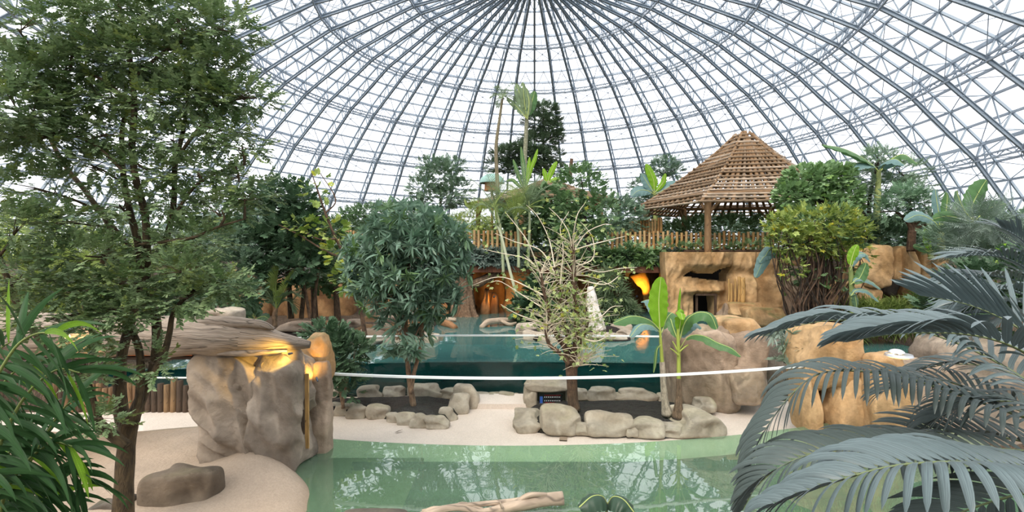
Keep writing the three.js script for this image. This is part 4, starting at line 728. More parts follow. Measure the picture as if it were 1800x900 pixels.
// twigs from a blob's heart out to its shell, joined to the branch that carries them
function twigs(t, blobs, mat, per, seed, r0, from) {
  const r = rng(seed);
  for (const b of blobs) {
    const list = [], src = from ? from(b) : b.c.clone().add(V(0, -b.r[1], 0)); list.push(sweep([src, src.clone().lerp(b.c, 0.5).add(V((r() - 0.5) * 0.2 * b.r[0], (r() - 0.2) * 0.2 * b.r[1], 0)), b.c], [r0, r0 * 0.75, r0 * 0.5], { seg: 6, steps: 6, wob: 0.15, seed: r() * 99 }));
    for (let i = 0; i < per; i++) { const u = V(r() * 2 - 1, r() * 1.6 - 0.7, r() * 2 - 1).normalize().multiplyScalar(0.85), e = V(b.c.x + u.x * b.r[0], b.c.y + u.y * b.r[1], b.c.z + u.z * b.r[2]); const s = src.clone().lerp(b.c, 0.3 + 0.7 * r()); list.push(sweep([s, s.clone().lerp(e, 0.5).add(V(0, 0.08 * b.r[1], 0)), e], [r0 * 0.4, r0 * 0.25, r0 * 0.1], { seg: 5, steps: 5, cap: false })); }
    part('branch', merge(list), mat, t);
  }
}
const nearest = (pts) => (b) => { let best = pts[0], m = 1e9; for (const p of pts) { const d = p.distanceTo(b.c) + (p.y > b.c.y ? 0.6 * (p.y - b.c.y) : 0); if (d < m) { m = d; best = p; } } return best.clone(); };

const SP = {
  small: sprig(13, 0.24, 0.06, 0.042, { seed: 2, spread: 1.2, flat: 0.55, droop: 0.15, fold: 0.08, stem: 0.004 }),
  oval: sprig(9, 0.42, 0.2, 0.095, { seed: 3, spread: 1.0, droop: 0.35, seg: 3 }),
  broad: sprig(7, 0.45, 0.34, 0.2, { seed: 4, spread: 1.1, droop: 0.5, seg: 3 }),
  lance: sprig(13, 0.3, 0.4, 0.085, { seed: 5, whorl: true, spread: 1.35, droop: 1.1, seg: 4 }),
  fine: sprig(16, 0.55, 0.16, 0.05, { seed: 6, spread: 1.15, flat: 0.15, droop: 0.15 }),
  tuft: sprig(8, 0.16, 0.13, 0.06, { seed: 7, spread: 1.2, droop: 0.3 }),
  strap: sprig(12, 0.1, 0.75, 0.05, { seed: 8, whorl: true, spread: 1.0, droop: 0.9, seg: 4, prof: 1 }),
  feather: sprig(24, 0.9, 0.3, 0.03, { seed: 9, spread: 1.0, flat: 0.2, droop: 0.5, seg: 2, prof: 0 }),
  far: sprig(9, 0.5, 0.22, 0.12, { seed: 10, spread: 1.1, droop: 0.3 }),
};
const L = {
  fig: leafMat('#869c70', { coat: 0.5 }), mango: leafMat('#74917c', { coat: 0.7, rough: 0.32 }), oval: leafMat('#739266'), dark: leafMat('#577456', { coat: 0.5 }), ivy: leafMat('#95b384'), grey: leafMat('#9aaaa0'),
  lime: leafMat('#b0c06c', { through: 0.35 }), yellow: leafMat('#b8ae42', { through: 0.35 }), twigleaf: leafMat('#c0cf90', { through: 0.35 }), far: leafMat('#86a088'), banana: leafMat('#5f8a58', { map: T.leaf, bump: T.leafB, coat: 0.4 }), bananaYoung: leafMat('#93c832', { map: T.leaf, bump: T.leafB, through: 0.4 }),
  palm: leafMat('#76898a', { map: T.blade, coat: 0.8, rough: 0.36, through: 0.15 }), palmShaded: leafMat('#64736f', { map: T.blade, coat: 0.6, rough: 0.36, through: 0.15 }), palmMid: leafMat('#9db58a', { map: T.blade, through: 0.4 }), palmLight: leafMat('#b0c56c', { map: T.blade, through: 0.35 }), bamboo: leafMat('#3f6a38', { map: T.blade, coat: 0.35, through: 0.28 }), blue: leafMat('#7ea3a8', { map: T.leaf, coat: 0.5 }),  // second palm green has the shade of the darker fronds put in
};
function tree(o) {
  const t = thing(o.name ?? 'tree', o.label, o.cat ?? 'tree', o.base, o.group), nodes = [];
  for (const [pts, D, r] of o.trunk ?? []) { const w = pathPx(pts, D); part('trunk', sweep(w, r.map((k) => k * D / FP), { seg: 10, wob: 0.12, seed: pts[0][0], steps: (w.length - 1) * 5, rough: 0.12 }), o.bark ?? M.bark, t); const c = new THREE.CatmullRomCurve3(w); for (let i = 3; i <= 12; i++) nodes.push(c.getPoint(i / 12)); }
  if (o.twig) twigs(t, o.blobs, o.bark ?? M.bark, o.twig, o.seed ?? 5, o.tr ?? 0.03, nodes.length ? nearest(nodes) : null);
  foliage(t, o.blobs, o.sprig, o.mat, o.seed ?? 5, o.f); return t;
}
// pinnate palm leaf: rachis and leaflets
function frondShape(pts, rad, n, len, wid, o = {}) {
  const c = new THREE.CatmullRomCurve3(pts, false, 'catmullrom', 0.5), list = [], r = rng(o.seed ?? 3), up0 = o.up ?? V(0, 1, 0);
  for (let i = 0; i < n; i++) {
    const f = (o.s0 ?? 0.14) + (1 - (o.s0 ?? 0.14)) * (i + 0.5) / n, p = c.getPointAt(Math.min(1, f)), tan = c.getTangentAt(Math.min(1, f)), side = V().crossVectors(tan, up0).normalize(), nrm = V().crossVectors(side, tan).normalize();
    const prof = Math.pow(Math.sin(Math.PI * clamp(0.12 + 0.8 * f)), 0.7), ang = lerp(o.a0 ?? 1.25, o.a1 ?? 0.5, f);
    for (const s of [-1, 1]) {
      const d = tan.clone().multiplyScalar(Math.cos(ang)).addScaledVector(side, s * Math.sin(ang)).addScaledVector(nrm, (o.lift ?? 0.25) + 0.1 * (r() - 0.5)).normalize();
      list.push(blade(p.clone(), d, tan, len * prof * (0.92 + 0.16 * r()), wid * (0.75 + 0.25 * prof), { droop: (o.droop ?? 1.0) * (0.85 + 0.3 * r()), seg: o.seg ?? 4, fold: o.fold ?? 0.22, prof: o.prof ?? 1 }));
    }
  }
  return { rachis: sweep(pts, rad, { seg: 6, steps: (pts.length - 1) * 5 }), list };
}
function palmFrond(t, pts, rad, n, len, wid, mat, o = {}) { const f = frondShape(pts, rad, n, len, wid, o); return part('frond', merge([f.rachis, ...f.list]), mat, t); }
// a fountain of fronds around a crown point
function palmCrown(t, c, n, L0, leafLen, wid, mat, seed, o = {}) {
  const r = rng(seed);
  for (let i = 0; i < n; i++) {
    const a = (o.a0 ?? 0) + i * 2.39996 + (r() - 0.5) * 0.3, e = lerp(o.e0 ?? 1.35, o.e1 ?? 0.25, (i + 0.5) / n), l = L0 * (0.8 + 0.35 * r()), pts = [c.clone()], d = V(Math.cos(a) * Math.cos(e), Math.sin(e), Math.sin(a) * Math.cos(e));
    const p = c.clone(); for (let k = 0; k < 5; k++) { p.addScaledVector(d, l / 5); d.y -= (o.arch ?? 0.22) * (0.5 + 0.35 * k); d.normalize(); pts.push(p.clone()); }
    palmFrond(t, pts, [0.03 * L0 / 2, 0.008], o.n ?? 18, leafLen, wid, mat, { seed: seed + i, droop: o.droop ?? 0.7, ...o.fr });
  }
}
// broad paddle leaf with midrib, as of banana
function paddle(t, pts, wid, mat, o = {}) {
  const c = new THREE.CatmullRomCurve3(pts, false, 'catmullrom', 0.5), n = o.seg ?? 18, pos = [], uv = [], idx = [], r = rng(o.seed ?? 4), s0 = o.s0 ?? 0.12, hint = o.face ?? V(0, 0.3, 1), cols = 8, len = c.getLength();
  for (let i = 0; i <= n; i++) {
    const f = i / n, u = lerp(s0, 1, f), p = c.getPointAt(u), tan = c.getTangentAt(u), side = V().crossVectors(tan, hint).normalize(), nrm = V().crossVectors(side, tan).normalize();
    const w = wid / 2 * Math.pow(Math.sin(Math.PI * clamp(f * 0.97 + 0.02)), 0.45) * (1 + 0.1 * (r() - 0.5)), fold = o.fold ?? 0.22;
    for (let j = 0; j <= cols; j++) { const s = (j / cols) * 2 - 1, wv = 0.03 * wid * Math.sin(f * 31 + s * 2 + (o.seed ?? 0)) * Math.abs(s), q = p.clone().addScaledVector(side, s * w * (1 + 0.05 * Math.sin(f * 47) * Math.abs(s))).addScaledVector(nrm, -fold * w * s * s * 1.2 + wv); if (o.sag) q.y -= o.sag * w * s * s; pos.push(q.x, q.y, q.z); uv.push(j / cols, f * len / wid * 0.5); }
  }
  for (let i = 0; i < n; i++) for (let j = 0; j < cols; j++) { if (o.tears && j < cols / 2 - 1 && r() < o.tears * 0.3) continue; const a = i * (cols + 1) + j, b = a + cols + 1; idx.push(a, a + 1, b, b, a + 1, b + 1); }
  const lf = part('leaf', geoOf(pos, idx, uv), mat, t);
  part('midrib', sweep(pts, [o.rib ?? 0.03, (o.rib ?? 0.03) * 0.7, 0.006], { seg: 6, steps: 16 }), o.ribMat ?? std({ color: '#a9b66a', roughness: 0.6 }), lf); return lf;
}

// ------------------------------------------------------------------ foreground: tree on the left
{
  const D = 7.4, t = thing('tree', 'multi-stemmed tree with small grey-green leaves towering in front of the log', 'tree', P(217, 915, D));
  const limbs = [
    [[[216, 915], [218, 850], [222, 790], [226, 752], [230, 735]], 7.4, [24, 20, 19, 22, 21]],
    [[[230, 745], [242, 715], [256, 680], [270, 650], [276, 600], [272, 550], [258, 510], [258, 450], [255, 380], [240, 320], [232, 262], [236, 190], [232, 130], [222, 70], [210, 10], [200, -60]], 7.3, [17, 15, 13, 12, 11.5, 11, 10, 9, 8.5, 8, 7, 6.5, 6, 5, 4, 3]],
    [[[224, 770], [214, 730], [210, 680], [213, 630], [224, 585], [236, 540], [246, 480], [243, 430], [228, 370], [216, 300], [215, 225], [228, 180]], 7.5, [18, 16, 14, 12, 11, 10, 9, 8, 7, 6, 5, 4]],
    [[[238, 740], [246, 690], [247, 640], [240, 600], [222, 570], [200, 545]], 7.2, [11, 10, 9, 8, 6, 4]],
    [[[272, 655], [288, 622], [298, 585], [305, 550], [330, 520], [370, 500]], 7.1, [9, 8, 7, 6, 5, 3]],
    [[[222, 785], [190, 760], [170, 740], [158, 700], [148, 672], [120, 655], [92, 625], [60, 580], [30, 535], [6, 470], [-20, 400]], 7.0, [14, 13, 12, 11, 10, 9, 9, 8, 7, 6, 5]],
    [[[170, 740], [140, 742], [118, 738], [100, 730]], 6.9, [8, 7, 6, 4]],
    [[[258, 455], [282, 440], [298, 400], [306, 350], [308, 290], [320, 240], [328, 190], [330, 140]], 7.6, [8, 7.5, 7, 6, 6, 5, 4, 3]],
    [[[150, 670], [165, 620], [158, 560], [150, 520], [196, 420], [160, 350], [112, 288], [78, 220], [60, 160]], 7.9, [6, 6, 6, 6, 6, 6, 5, 4, 3]],
    [[[262, 470], [225, 430], [205, 405], [180, 375]], 7.7, [5, 5, 4, 3]], [[[310, 280], [350, 225], [400, 180], [450, 172]], 7.4, [4, 4, 3, 2]], [[[300, 390], [340, 330], [390, 300], [430, 290]], 7.3, [4, 4, 3, 2]], [[[228, 180], [180, 140], [130, 125], [90, 130]], 7.2, [4, 4, 3, 2]], [[[234, 140], [290, 90], [350, 60], [390, 50]], 7.3, [4, 4, 3, 2]], [[[216, 300], [160, 250], [100, 235], [40, 230]], 7.1, [4, 4, 3, 2]], [[[245, 430], [330, 420], [380, 400], [430, 385]], 7.2, [4, 4, 3, 2]],
  ];
  limbs.forEach((l) => { l[2] = l[2].map((k) => k * 0.7); });
  const nodes = [];
  limbs.forEach(([pts, d, r], i) => { const w = pathPx(pts, d); part(i ? 'limb' : 'trunk', sweep(w, r.map((k) => k * d / FP), { seg: 12, wob: 0.14, seed: i * 3 + 1, steps: (w.length - 1) * 4, rough: 0.12 }), M.barkMoss, t); const c = new THREE.CatmullRomCurve3(w); for (let k = 4; k <= 14; k++) nodes.push(c.getPoint(k / 14)); });
  const B = (x, y, rx, ry, n, d = 7.3) => blobAt(x, y, rx, ry, d, n, 1.1), blobs = [
    B(210, 20, 90, 40, 110), B(310, 30, 80, 36, 100), B(390, 55, 50, 40, 60), B(130, 40, 60, 40, 65), B(290, 95, 70, 34, 90), B(200, 100, 80, 30, 85), B(370, 120, 60, 26, 65), B(120, 120, 70, 32, 75), B(40, 130, 60, 26, 60, 6.8), B(20, 190, 60, 50, 110, 6.6), B(60, 250, 55, 28, 60, 6.8),
    B(420, 170, 58, 20, 60), B(350, 165, 60, 24, 65), B(280, 180, 60, 26, 65), B(165, 170, 70, 22, 60), B(110, 210, 60, 24, 55), B(190, 235, 70, 20, 50), B(300, 245, 70, 22, 60), B(390, 230, 50, 18, 36), B(425, 255, 40, 16, 28), B(160, 290, 70, 18, 40), B(260, 300, 50, 18, 36), B(340, 300, 60, 18, 40), B(420, 320, 50, 18, 34), B(60, 330, 70, 26, 46, 6.9), B(300, 355, 60, 20, 40), B(390, 370, 60, 18, 40), B(210, 360, 50, 20, 26), B(110, 390, 60, 20, 34, 6.8), B(30, 400, 50, 30, 44, 6.6),
    B(340, 420, 60, 20, 42), B(430, 345, 40, 16, 20), B(250, 430, 50, 18, 26), B(150, 450, 70, 24, 40, 6.8), B(320, 475, 60, 18, 40, 7), B(385, 500, 46, 14, 34, 7), B(330, 525, 60, 16, 40, 6.9), B(210, 500, 60, 22, 44, 6.9), B(130, 505, 60, 20, 44, 6.8), B(50, 490, 60, 26, 44, 6.7), B(215, 545, 50, 16, 34, 6.8), B(90, 560, 60, 18, 34, 6.6), B(160, 580, 40, 20, 26, 6.7), B(150, 640, 36, 26, 26, 7), B(215, 600, 16, 20, 8, 6.9), B(180, 735, 26, 14, 14, 6.8), B(270, 640, 16, 26, 10, 7), B(30, 50, 60, 40, 40, 6.8)];
  twigs(t, blobs, M.barkMoss, 5, 77, 0.022, nearest(nodes));
  foliage(t, blobs.map((b) => ({ ...b, n: Math.round(b.n * (b.c.y > 5.4 && b.c.y < 6.9 ? 1.9 : 2.4)) })), SP.small, L.fig, 501, { shell: 0.4, up: 0.05, flat: 0.25, lo: 0.75, hi: 1.25, colA: '#ffffff', colB: '#a9bd9c', colC: '#d8d48a' });
}
// ------------------------------------------------------------------ foreground: palm on the right
{
  const t = thing('palm', 'large blue-green palm with long arching fronds filling the near right corner', 'palm', P(1890, 1000, 3.7));
  part('trunk', sweep([P(1892, 1075, 3.7), P(1885, 900, 3.7), P(1878, 780, 3.7)], [0.12, 0.1, 0.09], { seg: 12, steps: 8 }), M.barkPale, t);
  const fr = [
    { p: [[1880, 815, 3.6], [1800, 822, 3.3], [1700, 813, 3.1], [1620, 814, 3.05], [1550, 823, 3.05], [1480, 843, 3.05], [1415, 866, 3.1], [1352, 890, 3.15]], n: 32, len: 0.62, wid: 0.060, o: { droop: 1.9, lift: 0.55, a0: 1.4, a1: 0.45 } },
    { p: [[1880, 800, 3.8], [1760, 790, 3.9], [1650, 786, 4.0], [1554, 788, 4.0], [1498, 789, 4.0], [1435, 796, 4.0], [1373, 820, 4.0], [1330, 855, 4.05], [1306, 895, 4.1]], n: 38, len: 0.60, wid: 0.047, o: { droop: 1.4, lift: 0.5 } },
    { p: [[1880, 760, 3.9], [1760, 720, 4.1], [1660, 685, 4.3], [1580, 662, 4.4], [1500, 652, 4.4], [1440, 657, 4.4], [1400, 685, 4.4], [1362, 730, 4.4], [1332, 780, 4.4], [1318, 820, 4.4]], n: 38, len: 0.62, wid: 0.047, o: { droop: 2.1, lift: 0.5 } },
    { p: [[1885, 740, 4.0], [1820, 680, 4.3], [1740, 630, 4.6], [1660, 595, 4.8], [1580, 572, 5.0], [1500, 563, 5.1], [1430, 567, 5.2], [1345, 588, 5.3]], n: 36, len: 0.72, wid: 0.047, o: { droop: 1.5, lift: 0.55, a1: 0.3 } },
    { p: [[1890, 700, 3.6], [1830, 640, 3.6], [1770, 605, 3.6], [1700, 588, 3.7], [1620, 585, 3.8], [1550, 590, 3.9], [1492, 600, 4.0]], n: 32, len: 0.66, wid: 0.055, o: { droop: 1.2, lift: 0.55, a0: 1.1, a1: 0.28 } },
    { p: [[1900, 690, 4.2], [1840, 620, 4.4], [1780, 570, 4.6], [1700, 535, 4.8], [1620, 520, 5.0]], n: 22, len: 0.72, wid: 0.047, o: { droop: 0.4, lift: 0.5, a0: 0.9, a1: 0.3 } },
    { p: [[1880, 790, 4.2], [1800, 776, 4.3], [1720, 762, 4.4], [1650, 760, 4.5], [1590, 772, 4.6], [1545, 795, 4.7]], n: 24, len: 0.60, wid: 0.043, o: { droop: 0.9, lift: 0.5 } },
    { p: [[1890, 770, 4.4], [1800, 725, 4.7], [1720, 690, 5.0], [1660, 670, 5.2], [1600, 668, 5.3], [1550, 690, 5.4]], n: 24, len: 0.66, wid: 0.038, o: { droop: 1.3, lift: 0.4 } },
    { p: [[1890, 760, 4.4], [1830, 690, 4.8], [1760, 650, 5.2], [1680, 640, 5.4], [1600, 652, 5.6]], n: 22, len: 0.66, wid: 0.038, o: { droop: 1.3, lift: 0.4 } },
    { p: [[1890, 840, 3.5], [1820, 862, 3.4], [1750, 880, 3.4], [1680, 905, 3.4], [1620, 940, 3.4]], n: 18, len: 0.60, wid: 0.051, o: { droop: 0.9, lift: 0.25 } },
    { p: [[1890, 760, 3.8], [1830, 720, 4.0], [1770, 705, 4.2], [1700, 712, 4.3], [1640, 740, 4.4]], n: 20, len: 0.60, wid: 0.043, o: { droop: 1.4, lift: 0.4 } },
  ];
  const stalk = std({ color: '#6d7a50', roughness: 0.6 }); let left = 296;
  fr.forEach((f, i) => {
    const s = frondShape(f.p.map(([x, y, d]) => P(x, y, d)), [0.013, 0.009, 0.006, 0.003], f.n, f.len, f.wid, { seed: 60 + i, seg: 9, s0: 0.1, fold: 0.2, ...f.o });
    const fp = part('frond', s.rachis, stalk, t), rest = [];
    for (const g of s.list) { if (left > 0 && i < 6) { part('leaflet', g, i === 1 || i === 2 ? L.palmShaded : L.palm, fp); left--; } else rest.push(g); }
    if (rest.length) part('leaflets', merge(rest), i > 5 ? L.palmShaded : L.palm, fp, { kind: 'stuff' });
  });
}
// second palm, farther right
{
  const t = thing('palm', 'feathery pale palm farther back at the right edge, behind the large blue-green palm', 'palm', P(1850, 640, 8));
  part('trunk', sweep([P(1850, 760, 8), P(1848, 640, 8), P(1845, 540, 8)], [0.12, 0.1, 0.08], { seg: 10, steps: 8 }), M.barkPale, t);
  const fr = [[[1845, 545], [1800, 500], [1740, 485], [1690, 490], [1660, 505]], [[1845, 540], [1810, 480], [1770, 455], [1720, 448], [1675, 452]], [[1845, 545], [1790, 530], [1740, 530], [1690, 545], [1650, 575]], [[1845, 540], [1830, 470], [1800, 425], [1760, 400]], [[1845, 548], [1800, 550], [1750, 560], [1710, 590]], [[1845, 540], [1880, 480], [1900, 440]], [[1845, 545], [1780, 510], [1720, 512], [1680, 530]]];
  fr.forEach((p, i) => palmFrond(t, pathPx(p, 7.8 - i * 0.12), [0.018, 0.008], 30, 0.75, 0.04, L.palm, { seed: 90 + i, droop: 0.8, lift: 0.3, a0: 1.0, a1: 0.3, s0: 0.15 }));
}
// ------------------------------------------------------------------ foreground: bamboo-like leaves at the lower left
{
  const t = thing('bamboo_palm', 'cane plant with long drooping bright green leaves in the near left corner', 'plant', P(-40, 1010, 3.1)), r = rng(404), canes = [
    [[-60, 1130], [-50, 850], [-30, 720], [20, 620], [60, 588], [100, 585]], [[-40, 1130], [-20, 860], [10, 760], [50, 690], [100, 650], [140, 655]], [[-30, 1130], [0, 900], [40, 820], [90, 780], [130, 785]], [[-20, 1130], [20, 920], [70, 850], [120, 830], [150, 845]], [[-70, 1130], [-50, 800], [-30, 680], [-5, 620], [20, 600]], [[-20, 1130], [0, 950], [30, 900], [80, 880]], [[-60, 1130], [-30, 780], [-10, 700], [30, 650], [70, 640]], [[-40, 1130], [10, 900], [60, 800], [110, 720], [140, 700]], [[-30, 1130], [-10, 860], [20, 790], [60, 740]]];
  let k = 0;
  canes.forEach((c, i) => {
    const d = 2.75 + 0.09 * i, w = pathPx(c, d), cv = new THREE.CatmullRomCurve3(w); part('cane', sweep(w, [0.012, 0.01, 0.007, 0.004], { seg: 6, steps: 24 }), std({ color: '#7c8a4a', roughness: 0.6 }), t);
    const n = 40 + (i % 3) * 6;
    for (let j = 0; j < n; j++) {
      const f = 0.44 + 0.56 * (j + r() * 0.6) / n, p = cv.getPointAt(Math.min(1, f)), tan = cv.getTangentAt(Math.min(1, f)), a = (j % 2 ? 1 : -1) * (0.5 + 0.6 * r()), dr = tan.clone().applyAxisAngle(V(0, 0, 1), a).add(V(0.15 * r(), -0.35 - 0.3 * r(), (r() - 0.5) * 0.9)).normalize();
      part('leaf', blade(p, dr, V(-dr.y, dr.x, (r() - 0.5) * 1.4), 0.26 + 0.18 * r(), 0.028 + 0.015 * r(), { droop: 0.8 + 0.7 * r(), seg: 8, fold: 0.25 }), r() < 0.06 ? L.bananaYoung : L.bamboo, t); k++;
    }
  });
}
// dark leaf at the lower edge
{
  const t = thing('plant', 'dark glossy drooping leaf pair rising at the bottom edge beside the driftwood', 'plant', P(1070, 1036, 4.4));
  part('stem', sweep([P(1070, 1040, 4.4), P(1066, 920, 4.4), P(1068, 885, 4.4)], [0.014, 0.01], { seg: 6 }), std({ color: '#8a9a48', roughness: 0.6 }), t);
  paddle(t, [P(1068, 886, 4.4), P(1058, 872, 4.35), P(1040, 873, 4.3), P(1018, 892, 4.25)], 0.2, leafMat('#3c5a48', { coat: 0.7, map: T.leaf }), { seed: 2, rib: 0.006, s0: 0.02, fold: 0.2, face: V(0, 1, 0.3), sag: 0.5 });
  paddle(t, [P(1068, 886, 4.4), P(1078, 873, 4.35), P(1096, 878, 4.3), P(1114, 900, 4.25)], 0.2, leafMat('#3c5a48', { coat: 0.7, map: T.leaf }), { seed: 3, rib: 0.006, s0: 0.02, fold: 0.2, face: V(0, 1, 0.3), sag: 0.5 });
}
// ------------------------------------------------------------------ beds beside the path
{
  // mango-like tree
  const base = P(727, 712, 14.9), t = thing('tree', 'dense dark tree with drooping lance-shaped leaves on two thin stems in the left soil bed', 'tree', base);
  const stems2 = [[[[727, 714], [720, 670], [716, 630], [713, 590], [712, 540], [716, 490], [720, 440]], 14.9, [5.5, 4.5, 4.2, 4, 3.6, 3, 2.5]], [[[722, 690], [728, 655], [736, 625], [742, 590], [740, 550], [736, 500], [740, 450]], 14.8, [4, 3.6, 3.4, 3.2, 3, 2.6, 2]]];
  stems2.forEach(([p, d, r], i) => part('trunk', sweep(pathPx(p, d), r.map((k) => k * d / FP), { seg: 10, wob: 0.1, seed: i, steps: 28 }), M.barkPale, t));
  const B = (x, y, rx, ry, n, d = 14.8) => blobAt(x, y, rx, ry, d, n), blobs = [B(715, 405, 60, 34, 60), B(670, 435, 44, 34, 46), B(765, 430, 42, 38, 46), B(720, 455, 60, 40, 64, 14.3), B(660, 475, 40, 30, 40), B(775, 480, 32, 36, 38), B(700, 500, 44, 30, 42, 14.3), B(750, 520, 40, 28, 34), B(680, 520, 30, 30, 22), B(735, 548, 22, 18, 10), B(700, 592, 22, 14, 9, 14.6), B(728, 600, 16, 14, 6, 14.5), B(800, 455, 18, 26, 14), B(640, 455, 18, 22, 14)];
  twigs(t, blobs, M.barkPale, 4, 31, 0.03, nearest([P(716, 490, 14.9), P(720, 440, 14.9), P(738, 500, 14.8), P(740, 450, 14.8), P(713, 560, 14.9), P(741, 570, 14.8)]));
  foliage(t, blobs.map((b) => ({ ...b, n: Math.round(b.n * 1.15) })), SP.lance, L.mango, 61, { shell: 0.6, up: 0.1, hang: 0.15, lo: 0.75, hi: 1.15, colA: '#ffffff', colB: '#b9cdbb', colC: '#dbe6a0' });
  { // the leaves that show largest, one by one
    const r2 = rng(611), lg = [0, 1, 2].map((k) => blade(V(0, 0, 0), V(1, 0.1, 0), V(0, 0.25 * (k - 1), 1), 0.4, 0.085, { droop: 0.9 + 0.25 * k, seg: 5, fold: 0.2 }));
    for (let i = 0; i < 290; i++) {
      const b = blobs[Math.floor(r2() * blobs.length * 0.999)], a = (r2() - 0.5) * 2.6, e = (r2() - 0.35) * 1.9, u = V(Math.sin(a) * Math.cos(e), Math.sin(e), Math.cos(a) * Math.cos(e)), m = shade(new THREE.Mesh(lg[i % 3], L.mango)); m.name = 'leaf';
      m.position.set(b.c.x + u.x * b.r[0] * 1.02, b.c.y + u.y * b.r[1] * 1.02, b.c.z + u.z * b.r[2] * 1.02).sub(t.position); m.rotation.set((r2() - 0.5) * 0.8, -Math.atan2(u.z, u.x) + (r2() - 0.5) * 1.2, -0.35 + (r2() - 0.5) * 0.9); m.scale.setScalar(0.75 + 0.5 * r2()); t.add(m);
    }
  }
  // dark shrub
  tree({ name: 'shrub', cat: 'shrub', label: 'dark glossy dense shrub growing between the big grey rock and the left soil bed', base: P(602, 716, 14.6), seed: 62, bark: M.barkPale, trunk: [[[[604, 718], [598, 690], [590, 655], [580, 620]], 14.6, [3, 2.4, 2, 1.4]], [[[602, 718], [606, 690], [612, 660], [620, 640]], 14.5, [2.4, 2, 1.6, 1]]], twig: 4, tr: 0.015, blobs: [blobAt(575, 595, 34, 24, 14.6, 170), blobAt(600, 620, 40, 28, 14.6, 230), blobAt(580, 645, 30, 22, 14.5, 120), blobAt(628, 610, 16, 14, 14.5, 44), blobAt(600, 668, 36, 16, 14.4, 40), blobAt(605, 690, 30, 12, 14.4, 20)], sprig: SP.oval, mat: L.dark, f: { lo: 0.5, hi: 0.8, colB: '#c3d2c0' } });
  // bare twiggy tree
  const bt = thing('tree', 'nearly bare twiggy tree with sparse pale green leaves in the right soil bed', 'tree', P(1008, 720, 14.2)), r = rng(73), nodes = [];
  const limbs = [[[[1010, 722], [1006, 700], [1005, 670], [1004, 640]], 14.2, [11, 9, 9, 11]], [[[1003, 645], [992, 610], [976, 585], [966, 555], [958, 520], [950, 480]], 14.2, [6, 5, 4.5, 4, 3.4, 2.6]], [[[1005, 640], [1012, 600], [1014, 560], [1010, 510], [1008, 460], [1006, 430]], 14.2, [6.5, 5.5, 5, 4.5, 4.5, 4]], [[[1000, 640], [984, 620], [966, 606], [960, 585], [962, 570]], 14, [4.5, 4, 3.4, 3, 2]], [[[1004, 636], [1000, 600], [990, 560], [985, 520], [975, 470]], 14.4, [5, 4.5, 4, 3, 2.4]], [[[1008, 636], [1022, 600], [1032, 570], [1030, 540]], 14.3, [4, 3.4, 3, 2]], [[[1010, 648], [1020, 640], [1026, 630]], 14.1, [2.5, 2, 1]]];
  limbs.forEach(([p, d, rr], i) => { const w = pathPx(p, d); part(i ? 'limb' : 'trunk', sweep(w, rr.map((k) => k * d / FP), { seg: 10, wob: 0.2, seed: i + 2, steps: (w.length - 1) * 5, rough: 0.2 }), M.bark, bt); const c = new THREE.CatmullRomCurve3(w); if (i) for (let k = 3; k <= 10; k++) nodes.push(c.getPoint(k / 10)); });
  const pale = std({ color: '#ddd0ba', roughness: 0.85 }), ends = [];
  const shoots = [[[958, 520], [900, 492], [868, 488], [830, 502]], [[960, 545], [920, 520], [880, 495], [862, 497]], [[950, 480], [925, 455], [880, 445], [846, 437]], [[952, 490], [930, 430], [910, 400], [890, 375]], [[1008, 460], [1050, 478], [1090, 472], [1120, 470]], [[1010, 490], [1060, 500], [1082, 490], [1095, 475]], [[1008, 440], [1040, 430], [1080, 420], [1100, 415]], [[1006, 430], [1010, 400], [1016, 375], [1030, 355]], [[975, 470], [965, 420], [945, 380], [925, 360]], [[1012, 560], [1050, 560], [1075, 540], [1095, 538]], [[962, 570], [930, 560], [905, 550], [880, 535]], [[1006, 445], [1030, 410], [1060, 395], [1075, 395]], [[985, 500], [990, 440], [985, 400], [1000, 372]], [[1010, 520], [1040, 510], [1055, 495], [1080, 505]], [[975, 480], [950, 440], [905, 425], [870, 410]], [[1006, 440], [1000, 410], [985, 385], [965, 365]], [[1012, 590], [1045, 600], [1070, 590]], [[1008, 470], [1042, 455], [1042, 420], [1030, 400], [1020, 390]]];
  for (const s of shoots) { const d = 13.4 + r() * 1.6, w = s.map(([x, y], i) => P(x, y, i ? d : 14.2)); part('shoot', sweep(w, [0.022, 0.017, 0.012, 0.006], { seg: 5, steps: 14 }), pale, bt); const c = new THREE.CatmullRomCurve3(w); for (let k = 3; k <= 10; k++) ends.push(c.getPoint(k / 10)); }
  for (let b = 0; b < 6; b++) { const list = []; for (let i = 0; i < 60; i++) { const s = nodes[Math.floor(r() * nodes.length)], d = V(r() * 2 - 1, r() * 1.1 - 0.1, (r() * 2 - 1) * 0.8).normalize(), l = 0.35 + 0.8 * r(), e = s.clone().addScaledVector(d, l); list.push(sweep([s, s.clone().lerp(e, 0.5).add(V(0, 0.06 * l, 0)), e], [0.012, 0.008, 0.004], { seg: 4, steps: 4, cap: false })); ends.push(e); } part('twigs', merge(list), pale, bt, { kind: 'stuff' }); }
  const tips = ends.map((c) => ({ c, r: [0.2, 0.16, 0.2], n: r() < 0.75 ? 2 : 1 })); tips.push(blobAt(1010, 560, 34, 50, 14, 110), blobAt(1030, 580, 26, 40, 14, 100), blobAt(975, 530, 30, 30, 14, 60), blobAt(985, 470, 60, 40, 14, 60));
  foliage(bt, tips, SP.tuft, L.twigleaf, 74, { shell: 0.2, lo: 0.35, hi: 0.62, colA: '#ffffff', colB: '#9fb487', colC: '#f0df6a' });
